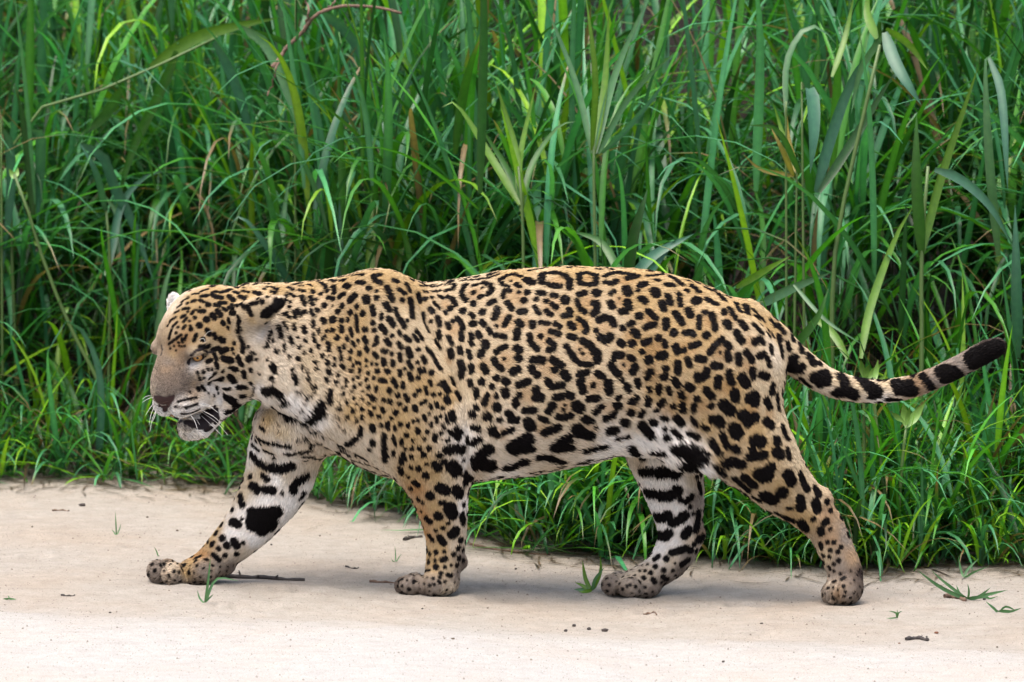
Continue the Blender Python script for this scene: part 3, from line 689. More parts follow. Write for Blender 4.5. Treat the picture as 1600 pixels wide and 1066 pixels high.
# the far side and the hidden faces carry spots of their own, scattered with the same spacing
rs = np.random.RandomState(11)
ray = JV - np.array(CAMP); ray /= np.linalg.norm(ray, axis=1)[:, None]
facing = (JN * ray).sum(1)
tried = rs.permutation(np.where(facing > -0.24)[0])[:14000]
ends = np.array([s[0] for s in SEG] + [s[1] for s in SEG])
rad = np.array([s[2] for s in SEG] * 2)
placed = []
cell = {}
def key(p): return tuple((p // 16).astype(int))
for p, r in zip(ends, rad): cell.setdefault(key(p), []).append((p, r))
for i in tried:
    p = JV[i]; u = p[0] + 800; z = p[2]
    r = rs.uniform(3.2, 5.0) if u < 640 else rs.uniform(3.8, 6.5)
    if z < 40: r = rs.uniform(2, 3)
    if u < 330: r = rs.uniform(2, 3.2)
    k = key(p); ok = True
    for dx in (-1, 0, 1):
        for dy in (-1, 0, 1):
            for dz in (-1, 0, 1):
                for q, qr in cell.get((k[0] + dx, k[1] + dy, k[2] + dz), ()):
                    if np.linalg.norm(q - p) < r + qr + 4.2: ok = False; break
                if not ok: break
            if not ok: break
        if not ok: break
    if ok and not (u < 330 and z > 250 and p[1] < -20) and not (u < 290 and z > 430):
        cell.setdefault(k, []).append((p, r)); placed.append((p, r))
# paws are mottled with many small dark marks
for i in rs.permutation(np.where((JV[:, 2] < 46) & (facing < .1))[0])[:3500]:
    p = JV[i]; r = rs.uniform(.6, 1.7); k = key(p); ok = True
    for dx in (-1, 0, 1):
        for dy in (-1, 0, 1):
            for dz in (-1, 0, 1):
                for q, qr in cell.get((k[0] + dx, k[1] + dy, k[2] + dz), ()):
                    if np.linalg.norm(q - p) < r + qr + 6.5: ok = False
    if ok: cell.setdefault(k, []).append((p, r)); SEG.append((p, p + rs.normal(size=3) * 1.2, r))
for p, r in placed:
    d = rs.normal(size=3) * 2.5; SEG.append((p - d, p + d, r))

def mark_distance(P, seg, clip=9.0):
    """signed distance of points P (n,3) to the marks, negative inside"""
    o = np.argsort(P[:, 0]); Q = P[o]; xs_ = Q[:, 0]
    d = np.full(len(P), clip)
    for a, b, r in seg:
        m_ = r + clip
        i0 = np.searchsorted(xs_, min(a[0], b[0]) - m_); i1 = np.searchsorted(xs_, max(a[0], b[0]) + m_)
        if i1 <= i0: continue
        W = Q[i0:i1]; ab = b - a; L = ab @ ab
        t = np.clip(((W - a) @ ab) / L, 0, 1) if L > 1e-9 else np.zeros(len(W))
        e = W - a - t[:, None] * ab
        np.minimum(d[i0:i1], np.sqrt((e * e).sum(1)) - r, out=d[i0:i1])
    out = np.empty(len(P)); out[o] = d
    return out

# ground colour of the hide: control points (u, v, colour letter)
CC = {'T': (.352, .247, .120), 'P': (.43, .345, .228), 'W': (.70, .67, .63), 'C': (.52, .44, .335), 'G': (.125, .098, .08), 'O': (.35, .20, .088), 'B': (.215, .180, .150), 'S': (.28, .19, .115), 'K': (.02, .014, .014), 'N': (.085, .062, .05), 'M': (.19, .145, .112)}
CPTS = """
430 455 T;480 450 T;540 440 T;600 435 T;640 450 T;720 445 P;800 430 T;900 425 T;1000 428 T;1080 445 T;1150 480 T;1200 510 T
450 500 P;430 540 C;440 570 C;480 560 P;520 520 T;560 500 T;600 500 P;640 520 P;560 560 T;600 600 T;620 650 T;580 640 T;640 680 T;660 600 T;690 560 P;700 620 T
480 600 P;450 620 W;470 640 W;490 650 W;440 600 C;510 670 C;540 690 C;570 690 C;545 640 T;520 620 P
730 500 P;770 460 P;760 540 P;800 520 P;850 470 P;850 540 P;900 500 T;900 580 P;860 620 P;820 600 P;780 580 P;740 600 P;760 650 P;720 640 C;728 680 W;730 715 W
780 660 C;850 660 P;800 690 C;760 690 C;900 650 P;840 690 C;780 740 W;740 740 C;850 730 C;900 690 C;930 710 W;950 690 W;970 690 W;900 730 W;1000 690 W
960 600 P;950 500 P;1000 470 T;1000 540 T;1050 500 T;1050 560 T;1020 610 T;1100 530 T;1150 540 P;1190 560 P;1100 600 T;1060 630 T;990 640 P;1000 660 C;1020 675 W;1060 690 W;1040 690 W;1100 725 W;1085 710 W
1150 600 T;1190 600 P;1205 640 P;1215 670 P;1222 590 P;1207 553 C;1235 700 P;1160 640 T;1130 690 T;1100 660 T;1180 670 T;1200 700 T;1170 740 T;1120 715 T;1140 740 P
1220 760 T;1190 790 P;1240 800 T;1250 730 P;1270 780 P;1260 810 T;1290 800 S;1300 775 B;1313 800 B;1320 840 B;1330 870 S;1300 840 S;1290 870 P;1310 880 B;1290 890 O;1300 905 B;1320 900 G;1345 895 K;1310 925 S;1290 925 B;1325 930 B;1300 912 C;1340 910 G
1000 720 C;1020 720 W;1010 752 W;1040 755 W;1060 750 W;1080 745 C;1030 790 W;1060 795 W;1085 780 B;1040 820 W;1070 825 W;1092 820 B;1035 850 W;1055 848 W;1080 840 C;1095 830 S;1030 865 W;1050 875 C;1075 870 B;1062 888 G;1040 910 G;1010 895 C;990 905 B;1000 920 B;960 905 B;950 920 G;970 925 G;1020 925 G;975 905 C;990 900 C
640 740 T;650 760 O;660 720 T;680 740 T;700 745 P;720 750 C;722 790 W;660 800 O;680 790 T;700 780 P;720 820 C;690 820 T;665 830 O;670 860 T;690 855 T;710 850 C;722 865 B;680 880 T;700 885 P;714 895 B;725 880 G;640 905 B;650 915 B;680 915 B;700 920 C;625 920 G;660 928 G;710 925 B
400 650 T;420 650 T;440 670 P;410 690 C;400 700 W;440 700 W;480 690 C;520 705 C;450 715 W;500 720 C;560 720 C;600 735 C;410 735 P;430 745 W;450 740 C;480 735 C;390 750 P;380 770 P;420 780 W;460 780 W;440 790 W;480 760 W;360 790 P;350 810 P;390 800 W;400 840 W;370 830 W;340 830 T;360 840 W;330 850 T;380 860 C;350 865 C;320 865 O;310 868 O;340 880 B;360 885 G;300 880 T;290 895 T;320 890 B;310 910 G;270 885 C;240 885 B;250 900 B;280 905 B;340 905 K
1230 550 P;1260 570 P;1300 590 P;1340 600 P;1330 622 C;1290 605 C;1380 600 P;1370 625 W;1430 600 S;1460 600 B;1500 575 B;1510 585 C;1540 560 K;1550 575 B;1240 580 P
330 455 T;300 470 T;280 490 T;300 490 T;350 470 T;380 460 T;320 510 T;350 510 T;290 510 T;270 520 P;290 530 O;280 540 O;300 535 T;340 520 T;370 510 P;360 540 T;350 560 T;330 550 P;380 560 P;400 540 C;395 515 C;390 500 T;400 485 P;410 500 P;420 505 C;400 520 W;415 520 C;405 580 C;396 512 B;408 516 B;402 527 B;390 520 C;418 512 B;412 530 C;385 590 P;370 580 P;360 590 T;340 580 P
303 572 W;298 573 W;309 569 C;300 546 P;312 544 P;285 556 S;322 558 T;295 555 B;296 563 G;270 555 T;280 565 S;262 570 B;275 580 M;286 588 N;292 578 N;255 590 M;265 600 M;250 605 M;280 605 M;258 578 S;268 590 M;245 612 B;240 612 C;262 612 M;250 612 B;275 570 S;265 575 S;290 600 N;292 610 M;297 590 N;272 570 B;262 566 B;285 568 S;292 568 N;300 600 S;303 615 S;310 590 P;322 590 W;330 600 W;340 600 W;320 610 W;335 612 W;360 600 W;365 610 C;350 590 P;380 610 P;400 605 W;395 620 W;385 635 W;370 640 W;350 632 C;340 625 W;345 645 W;330 622 C;315 615 C;300 623 C;290 630 W;270 640 W;280 650 W;300 640 W;310 635 W;265 645 W;240 630 W;245 640 W;250 648 W;300 682 W;285 683 W;315 682 W;300 690 W;276 680 W;320 688 W;287 672 C;300 674 C;290 668 B;268 470 W;266 478 W;272 484 C
"""
cp_p, cp_c, cp_w = [], [], []
for e in CPTS.replace('\n', ';').split(';'):
    n = e.split()
    if len(n) == 3:
        h = hit(float(n[0]), float(n[1]))
        if h is not None: cp_p.append(h); cp_c.append(CC[n[2]])
# hidden sides: belly and inner legs pale, far flank tan
for (u, v, y, c) in [(640, 755, 0, 'W'), (800, 750, 0, 'W'), (900, 735, 0, 'W'), (1000, 700, 0, 'W'), (700, 800, -10, 'W'), (690, 850, -15, 'W'), (1150, 680, -10, 'W'), (1220, 780, -20, 'W'),
                     (600, 450, 90, 'T'), (600, 550, 120, 'T'), (600, 650, 110, 'T'), (800, 450, 100, 'T'), (800, 550, 130, 'P'), (800, 650, 120, 'P'), (950, 450, 100, 'T'), (950, 560, 120, 'T'),
                     (950, 650, 100, 'P'), (1100, 500, 90, 'T'), (1100, 600, 100, 'T'), (1050, 700, 90, 'T'), (1060, 800, 80, 'T'), (1050, 870, 70, 'S'), (430, 700, 90, 'T'), (400, 800, 85, 'T'),
                     (340, 870, 75, 'T'), (480, 500, 90, 'T'), (480, 620, 90, 'P'), (330, 500, 60, 'T'), (330, 560, 60, 'P'), (285, 610, -20, 'C'), (300, 660, -30, 'W')]:
    cp_p.append(B(u, v, y)); cp_c.append(CC[c])
cp_p = np.array(cp_p); cp_c = np.array(cp_c)
def idw(P, pts, vals, power=3.2, soft=7.0):
    out = np.empty((len(P), vals.shape[1]))
    for i in range(0, len(P), 6000):
        d2 = ((P[i:i + 6000, None, :] - pts[None]) ** 2).sum(2) + soft * soft
        w = d2 ** (-power / 2)
        out[i:i + 6000] = (w @ vals) / w.sum(1)[:, None]
    return out
TAN = idw(JV.astype(np.float32), cp_p.astype(np.float32), cp_c.astype(np.float32))
SD = mark_distance(JV, SEG)
DD = mark_distance(JV, DSEG)
BLACK = np.array([.0045, .0035, .0035]); SKIN_AND_SHADE = np.array([.014, .010, .011])
ROS = '738 459 15;803 466 18;868 441 15;916 436 9;972 438 13;860 476 19;916 473 15;969 473 15;789 503 18;849 526 20;905 508 10;944 512 13;912 550 20;976 570 15;789 561 17;856 575 20;926 601 17;881 635 17;821 617 15;983 631 14;947 638 13;1014 497 12;983 522 12;1021 547 18;1071 543 13;1106 501 12;1141 494 12;1127 547 16;1169 533 12;1166 568 13;1134 603 16;1095 631 14;1039 638 12;708 515 15;754 571 13;761 624 14;845 670 13;916 670 12;778 673 12;1173 638 12;1148 663 10;1201 645 10;1014 582 14;1064 617 14;694 476 10;818 504 10;700 560 9'
_rc = [(hit(float(a), float(b)), float(r)) for a, b, r in (e.split() for e in ROS.split(';'))]
def rosette(P):
    w = np.zeros(len(P))
    for c, r in _rc:
        if c is None: continue
        d = np.abs(P[:, 0] - c[0]) < 2.2 * r
        w[d] = np.maximum(w[d], np.exp(-(((P[d] - c)**2).sum(1) / r**2)**1.6))
    return w
def head_w_of(P):
    return np.clip((P[:, 0] + 800 - 385) / 40, 0, 1)
def coat(tan, sd, dd, jit_s=0.0, jit_c=0.0, width=1.0):
    # hair inside a rosette and beside a spot is a little warmer
    near = np.exp(-(np.clip(sd, 0, None) / 5.0)**2)[:, None]
    c = tan * (1 - near * np.array([.04, .09, .13]))
    c = c * (1 + jit_c)
    k = np.clip(0.5 - (sd - .95 + jit_s) / (2 * width), 0, 1)[:, None]
    c = c * (1 - k) + BLACK * k
    k = np.clip(0.5 - (dd + jit_s * .5) / (2 * width), 0, 1)[:, None]
    return np.clip(c * (1 - k) + SKIN_AND_SHADE * k, .0035, .9)
TAN = TAN * (1 - rosette(JV)[:, None] * np.array([.17, .27, .37]))
SD = SD - .1 * (1 - head_w_of(JV))
body_col = coat(TAN, SD, DD)
np_ = H(60, 0, -42)                                  # nose leather is a dull reddish brown
w_n = np.exp(-(np.linalg.norm(JV - np_, axis=1) / 24)**6)[:, None] * np.clip(.5 - DD / 1.6, 0, 1)[:, None]
body_col = body_col * (1 - w_n) + np.array([.050, .027, .025]) * w_n

# ---- flow of the coat: picture direction of the hair lie
FLOW = [(240, 615, .55, -.8), (265, 585, .5, -.85), (290, 540, .5, -.85), (300, 500, .7, -.7), (340, 460, 1, -.15), (310, 620, 1, .1), (300, 685, .6, .6), (330, 600, .9, .35), (360, 560, 1, .2), (360, 620, .9, .4),
        (400, 560, .6, .8), (400, 500, 1, .1), (440, 470, 1, .05), (440, 620, .6, .8), (480, 640, .7, .8), (500, 540, .9, .45), (560, 440, 1, 0), (580, 560, .8, .6), (640, 640, .5, .9), (560, 680, .6, .8), (700, 560, .6, .8),
        (720, 660, .2, 1), (760, 440, 1, .05), (800, 560, 1, .2), (820, 700, 1, .35), (930, 700, .9, .6), (900, 440, 1, .05), (940, 600, 1, .25), (1040, 680, .7, .8), (1080, 470, 1, .25), (1080, 590, .9, .5), (1160, 520, .8, .7),
        (1180, 640, .5, .9), (1210, 600, .3, 1), (1140, 720, .7, .8), (1230, 780, .7, .8), (1300, 830, .3, 1), (1310, 910, -.3, 1), (660, 750, .1, 1), (700, 800, .05, 1), (690, 870, 0, 1), (650, 915, -.9, .4),
        (440, 690, -.1, 1), (420, 770, -.4, 1), (360, 850, -.7, .8), (270, 890, -1, .3), (1020, 720, .1, 1), (1050, 800, .2, 1), (1060, 860, -.5, .9), (980, 910, -1, .3),
        (1230, 550, .8, .6), (1300, 600, .9, .4), (1370, 615, 1, 0), (1450, 600, 1, -.35), (1540, 560, 1, -.55)]
fp, fv = [], []
for u, v, du, dv in FLOW:
    h = hit(u, v)
    if h is not None: fp.append(h); fv.append((du, 0, -dv))
fp = np.array(fp); fv = np.array(fv, float)
# ------------------------------------------------------------------ jaguar: body mesh, fur, eyes, whiskers
jm = mesh_from('body', JV * PX, JF)
set_color(jm, 'coat', body_col)
m = NT('hide')
att = m.n('ShaderNodeAttribute', attribute_name='coat'); m.l(att.outputs['Color'], m.bsdf.inputs['Base Color'])
m.bsdf.inputs['Roughness'].default_value = .55; m.bsdf.inputs['Specular IOR Level'].default_value = .1
gp = m.n('ShaderNodeNewGeometry'); nz = m.noise(900, 3, .6, gp.outputs['Position'])
m.l(m.bump(nz.outputs[0], .15, .002).outputs[0], m.bsdf.inputs['Normal'])
HIDE = m.m
jaguar = link('jaguar', jm, None, HIDE)
tag(jaguar, 'spotted jaguar walking left over pale sand with its mouth open', 'jaguar')

rs = np.random.RandomState(21)
NH = 420000
tri = np.vstack([JF[:, [0, 1, 2]], JF[:, [0, 2, 3]]])
ta, tb, tc = JV[tri[:, 0]], JV[tri[:, 1]], JV[tri[:, 2]]
area = np.linalg.norm(np.cross(tb - ta, tc - ta), axis=1) / 2
tn = normals(JV, JF)[tri[:, 0]]
cen = (ta + tb + tc) / 3
vis = ((tn * ((cen - np.array(CAMP)) / np.linalg.norm(cen - np.array(CAMP), axis=1)[:, None])).sum(1) < 0.15)
prob = area * np.where(vis, 1.0, 0.4) * np.where(cen[:, 0] + 800 < 420, np.where(cen[:, 2] > 230, 4.0, 1.7), 1.0)
prob /= prob.sum()
ti = rs.choice(len(tri), NH, p=prob)
r1 = np.sqrt(rs.rand(NH)); r2 = rs.rand(NH)
w = np.stack([1 - r1, r1 * (1 - r2), r1 * r2], 1)
root = (JV[tri[ti]] * w[:, :, None]).sum(1)
nrm = (JN[tri[ti]] * w[:, :, None]).sum(1); nrm /= np.linalg.norm(nrm, axis=1)[:, None]
tan_ = (TAN[tri[ti]] * w[:, :, None]).sum(1)
dd = mark_distance(root, DSEG)
keep = (dd > 0.3) & (np.linalg.norm(root - H(-2, 33, -3.5), axis=1) > 11) & (np.linalg.norm(root - H(-2, -33, -3.5), axis=1) > 11)
root, nrm, tan_, dd = root[keep], nrm[keep], tan_[keep], dd[keep]
n = len(root)
flow = idw(root.astype(np.float32), fp.astype(np.float32), fv.astype(np.float32), 3.0, 25.0)
flow = flow - nrm * (flow * nrm).sum(1)[:, None]
flow /= np.linalg.norm(flow, axis=1)[:, None] + 1e-6
side = np.cross(nrm, flow)
clump = np.sin(root @ np.array([.31, .13, .22])) + np.sin(root @ np.array([-.17, .29, .35]) + 1.7)
u_ = root[:, 0] + 800; v_ = 930 - root[:, 2]
# hair length by region (photograph pixels)
LEN = [(245, 600, 3), (265, 580, 2.8), (270, 605, 2.8), (290, 560, 3), (300, 500, 3.6), (350, 470, 4.5), (330, 530, 4.2), (280, 530, 3.4), (340, 590, 5), (380, 560, 6.5), (300, 635, 4), (300, 685, 8), (370, 630, 9), (395, 620, 13), (400, 520, 14), (415, 510, 14), (430, 560, 9), (440, 620, 17), (490, 650, 17), (470, 660, 15),
       (540, 690, 9), (600, 560, 6), (640, 470, 5.5), (580, 440, 6), (720, 660, 9), (740, 690, 10), (780, 500, 6), (900, 500, 6), (880, 620, 7), (660, 620, 6.5), (1050, 520, 6), (960, 560, 6), (820, 640, 7), (800, 720, 13), (860, 725, 16), (930, 705, 20), (960, 690, 15), (1000, 665, 8), (1000, 690, 15), (1060, 700, 17), (1050, 675, 9),
       (1105, 728, 20), (1100, 560, 6), (1180, 640, 6.5), (1210, 600, 8), (1180, 740, 8), (1250, 790, 6), (1300, 850, 4.5), (1310, 920, 4), (660, 780, 6), (690, 840, 5), (690, 890, 4.5), (650, 915, 4), (440, 700, 9), (420, 780, 7), (460, 790, 10), (350, 850, 5), (280, 890, 4),
       (1030, 720, 8), (1050, 800, 6), (1060, 870, 4.5), (970, 910, 4), (1240, 560, 8), (1330, 610, 9), (1420, 605, 7), (1500, 575, 7), (1555, 545, 8), (268, 475, 6), (425, 480, 4), (400, 486, 5)]
lp, lv = [], []
for a_, b_, l_ in LEN:
    h = hit(a_, b_)
    if h is not None: lp.append(h); lv.append((l_,))
ln = idw(root.astype(np.float32), np.array(lp, np.float32), np.array(lv, np.float32), 3.0, 8.0)[:, 0] * rs.uniform(.65, 1.2, n)
lift = np.clip(rs.normal(.30, .10, n) + .010 * np.clip(ln - 10, 0, 20) + .04 * clump, .08, .9)
swirl = rs.normal(0, .20, n) + .10 * clump
K = 4
ts = np.linspace(0, 1, K)
P = np.empty((n, K, 3), np.float32)
dirv = flow * np.cos(swirl)[:, None] + side * np.sin(swirl)[:, None]
for k, t in enumerate(ts):
    P[:, k] = root - nrm * (0.35 - .95 * min(1, 2.2 * t)) + ln[:, None] * (dirv * (t * (0.9 - .0 * t)) + nrm * (lift * (t - .55 * t * t))[:, None])
    P[:, k, 2] -= ln * .04 * t * t
sd = mark_distance(P[:, 0] * .42 + P[:, 2] * .58, SEG)      # a strand carries the colour of the hide it lies over
hc = bpy.data.hair_curves.new('fur')
hc.add_curves([K] * n)
hc.attributes['position'].data.foreach_set('vector', (P * PX).reshape(-1).astype(np.float32)) if 'position' in hc.attributes else hc.position_data.foreach_set('vector', (P * PX).reshape(-1))
rad = np.array([.62, .58, .42, .10], np.float32) * PX
ra = hc.attributes.get('radius') or hc.attributes.new('radius', 'FLOAT', 'POINT')
ra.data.foreach_set('value', (rad[None] * np.clip(ln / 7.5, .42, 1)[:, None]).ravel().astype(np.float32))
muz = np.clip((335 - u_) / 40, 0, 1) * np.clip((v_ - 545) / 25, 0, 1)
fc = coat(tan_, sd - .1 * (1 - head_w_of(root)), dd, rs.normal(0, .55, n), rs.normal(0, 1, (n, 1)) * (.14 + .30 * muz[:, None]), .8)
ca = hc.attributes.new('coat', 'FLOAT_COLOR', 'CURVE')
c4 = np.ones((n, 4), np.float32); c4[:, :3] = fc; ca.data.foreach_set('color', c4.ravel())
m = NT('fur')
att = m.n('ShaderNodeAttribute', attribute_name='coat'); m.l(att.outputs['Color'], m.bsdf.inputs['Base Color'])
m.bsdf.inputs['Roughness'].default_value = .6; m.bsdf.inputs['Specular IOR Level'].default_value = .04
hc.materials.append(m.m)
fur = link('fur', hc, jaguar)
fur['kind'] = 'stuff'

# ---- eyes
m = NT('iris'); tc = m.n('ShaderNodeTexCoord')
sep = m.n('ShaderNodeSeparateXYZ'); m.l(tc.outputs['Object'], sep.inputs[0])
cmb = m.n('ShaderNodeCombineXYZ'); m.l(sep.outputs[0], cmb.inputs[0]); m.l(sep.outputs[1], cmb.inputs[1])
ln_ = m.n('ShaderNodeVectorMath', operation='LENGTH'); m.l(cmb.outputs[0], ln_.inputs[0])
sc_ = m.n('ShaderNodeMath', operation='MULTIPLY'); m.l(ln_.outputs['Value'], sc_.inputs[0]); sc_.inputs[1].default_value = 1 / (9.8 * PX)
rp = m.ramp(sc_.outputs[0], [(.0, (.004, .003, .003)), (.20, (.004, .003, .003)), (.24, (.46, .25, .08)), (.62, (.34, .165, .05)), (.74, (.02, .012, .01)), (1, (.03, .02, .018))])
m.l(rp.outputs[0], m.bsdf.inputs['Base Color']); m.bsdf.inputs['Roughness'].default_value = .06
IRIS = m.m
def ball(name, r, seg=20, rings=12):
    V, F = [], []
    for i in range(rings + 1):
        th = math.pi * i / rings
        for j in range(seg):
            ph = 2 * math.pi * j / seg
            V.append((r * math.sin(th) * math.cos(ph), r * math.sin(th) * math.sin(ph), r * math.cos(th)))
    for i in range(rings):
        for j in range(seg):
            F.append((i * seg + j, (i + 1) * seg + j, (i + 1) * seg + (j + 1) % seg, i * seg + (j + 1) % seg))
    return mesh_from(name, V, F)
eye_me = ball('eye', 9.8 * PX)
for s, look in ((1, HF + HL * .72 + HU * .12), (-1, HF - HL * .72 + HU * .12)):
    e = link('eye', eye_me, jaguar, IRIS)
    e.location = H(-4.5, s * 33.0, -3.5) * PX
    e.rotation_euler = Vector(look).to_track_quat('Z', 'Y').to_euler()

# ---- whiskers and lower canine
WH = NT('whisker'); WH.bsdf.inputs['Base Color'].default_value = (.6, .59, .56, 1); WH.bsdf.inputs['Roughness'].default_value = .35
def whisker(a, mid, tip, y0, y1, r=.40):
    p0, p1, p2 = B(*a, y0), B(*mid, (y0 + y1) / 2), B(*tip, y1)
    h = hit(*a)
    if h is not None: off = h - p0; p0 = h; p1 = p1 + off * .7; p2 = p2 + off * .4
    pts = catmull(np.array([p0, p1, p2]), 9) * PX
    V, F = tube(pts, np.linspace(r, .14, 9) * PX, 5)
    return obj_faces('whisker', V, F, WH.m, jaguar)
for a, b_, c in [((312, 633), (328, 636), (341, 645)), ((313, 640), (335, 652), (350, 667)), ((314, 643), (338, 660), (356, 680)), ((315, 650), (330, 664), (347, 681)), ((296, 646), (305, 660), (311, 680)),
                 ((310, 632), (324, 632), (334, 638)), ((303, 648), (308, 657), (312, 664))]:
    whisker(a, b_, c, -92, -120)
for a, b_, c in [((240, 630), (233, 640), (227, 650)), ((242, 634), (236, 648), (233, 664)), ((244, 640), (238, 655), (234, 675)), ((240, 621), (232, 623), (222, 629)), ((238, 619), (230, 619), (222, 624)), ((243, 642), (242, 650), (238, 660))]:
    whisker(a, b_, c, -78, -95)
for a, b_, c in [((318, 527), (325, 519), (333, 517)), ((311, 531), (318, 529), (321, 536))]:
    whisker(a, b_, c, -70, -88, .32)
TOOTH = NT('tooth'); TOOTH.bsdf.inputs['Base Color'].default_value = (.40, .24, .09, 1); TOOTH.bsdf.inputs['Roughness'].default_value = .3
for a, l_, b in ((50, 12, -80), (50, -12, -80), (57, 5, -77), (57, -5, -77)):
    top_ = H(a, l_, b); tip = H(a - 1, l_, b - (8 if abs(l_) > 8 else 4))
    V, F = tube(np.array([top_, top_ * .6 + tip * .4, tip]) * PX, np.array([3.2, 2.6, .6]) * PX, 8)
    obj_faces('tooth', V, F, TOOTH.m, jaguar)
# ------------------------------------------------------------------ grass
class Leaves:
    """collects arching blades; every blade is its own folded strip"""
    def __init__(self): self.V, self.F, self.Cc, self.n = [], [], [], 0
    def spine(self, P, width, col, fold=.18, side=None, tipc=None):
        """P (n,k,3) spines; width (n,); col (n,3)"""
        n, k = P.shape[:2]
        t = np.linspace(0, 1, k)
        prof = np.minimum(1, .45 + t / .16 * .55) * (1 - np.clip((t - .35) / .65, 0, 1)**1.7) + .015
        tang = np.gradient(P, axis=1); tang /= np.linalg.norm(tang, axis=2)[..., None] + 1e-9
        if side is None:
            h = P[:, -1] - P[:, 0]; h[:, 2] = 0
            h = h / (np.linalg.norm(h, axis=1)[:, None] + 1e-6)
            side = np.stack([-h[:, 1], h[:, 0], 0 * h[:, 0]], 1)
        sd_ = side[:, None, :] - tang * (side[:, None, :] * tang).sum(2)[..., None]
        sd_ /= np.linalg.norm(sd_, axis=2)[..., None] + 1e-9
        up = np.cross(tang, sd_)
        w = (width[:, None] * prof[None])[..., None] * .5
        mid = P - up * w * fold * 2
        V = np.stack([P - sd_ * w, mid, P + sd_ * w], 2)            # n,k,3,3
        base = self.n + np.arange(n)[:, None, None] * (k * 3) + np.arange(k - 1)[None, :, None] * 3 + np.arange(2)[None, None, :]
        F = np.stack([base, base + 1, base + 4, base + 3], -1).reshape(-1, 4)
        c = col[:, None, None, :] * np.ones((1, k, 3, 1))
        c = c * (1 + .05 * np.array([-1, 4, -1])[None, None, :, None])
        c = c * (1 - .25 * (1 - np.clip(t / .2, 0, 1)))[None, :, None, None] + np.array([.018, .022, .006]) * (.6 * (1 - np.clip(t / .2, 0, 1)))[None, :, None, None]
        if tipc is not None:
            q = (np.clip((t - tipc[:, None]) / .12, 0, 1))[:, :, None, None]
            c = c * (1 - q) + np.array([.14, .095, .04]) * q
        self.V.append(V.reshape(-1, 3)); self.F.append(F); self.Cc.append(c.reshape(-1, 3)); self.n += n * k * 3
    def build(self, name, mat, parent=None):
        me = mesh_from(name, np.vstack(self.V), np.vstack(self.F))
        set_color(me, 'tint', np.vstack(self.Cc))
        return link(name, me, parent, mat)

def arcs(rs, root, az, tilt0, droop, length, k=9, sway=.25, pw=1.5):
    """spines that start tilt0 from the vertical and bend by droop along their length"""
    n = len(root); t = np.linspace(0, 1, k)
    th = tilt0[:, None] + droop[:, None] * t[None]**pw
    a = az[:, None] + rs.normal(0, sway, n)[:, None] * t[None]**2
    d = np.stack([np.sin(th) * np.cos(a), np.sin(th) * np.sin(a), np.cos(th)], 2)
    seg = (d[:, 1:] + d[:, :-1]) / 2 * (length / (k - 1))[:, None, None]
    return root[:, None, :] + np.concatenate([np.zeros((n, 1, 3)), np.cumsum(seg, 1)], 1)

m = NT('grass_leaf')
at = m.n('ShaderNodeAttribute', attribute_name='tint')
gp = m.n('ShaderNodeNewGeometry')
nz = m.noise(60, 3, .6, gp.outputs['Position'])
var = m.ramp(nz.outputs[0], [(.3, (.80, .84, .84)), (.7, (1.15, 1.12, 1.0))])
cm = m.mix(1, at.outputs['Color'], var.outputs[0], 'MULTIPLY')
m.l(cm.outputs[0], m.bsdf.inputs['Base Color'])
m.bsdf.inputs['Roughness'].default_value = .40; m.bsdf.inputs['Specular IOR Level'].default_value = .4
tr = m.n('ShaderNodeBsdfTranslucent')
tcol = m.mix(1, cm.outputs[0], (1.25, 1.45, .55), 'MULTIPLY'); m.l(tcol.outputs[0], tr.inputs['Color'])
mx = m.n('ShaderNodeMixShader'); mx.inputs[0].default_value = .26
m.l(m.bsdf.outputs[0], mx.inputs[1]); m.l(tr.outputs[0], mx.inputs[2]); m.l(mx.outputs[0], m.out.inputs['Surface'])
LEAF = m.m

def leaf_colors(rs, n, blue=.5, gain=1.0):
    g = np.array([.036, .150, .012]); y = np.array([.125, .265, .010]); b = np.array([.036, .148, .058]); d = np.array([.011, .050, .009])
    k = rs.rand(n)
    c = np.where((k < blue)[:, None], b, np.where((k < blue + .28)[:, None], g, np.where((k < .9)[:, None], y, d)))
    c = gain * c * rs.uniform(.65, 1.25, (n, 1)) * (1 + rs.normal(0, .06, (n, 3)))
    dry = rs.rand(n) < .035
    c[dry] = np.array([.17, .12, .057]) * rs.uniform(.6, 1.1, (dry.sum(), 1))
    return np.clip(c, .004, .6)

rs = np.random.RandomState(7)
def scatter(n, x0, x1, d0, d1, pw=1.0):
    """roots behind the front edge of the grass: depth d0..d1 from the edge"""
    x = rs.uniform(x0, x1, n); d = d0 + (d1 - d0) * rs.rand(n)**pw
    y = edge_y(x) + d + .05 * smooth_noise2(x, 0 * x, 31, 3, 8.)
    return np.stack([x, y, ground_z(x, y)], 1), d

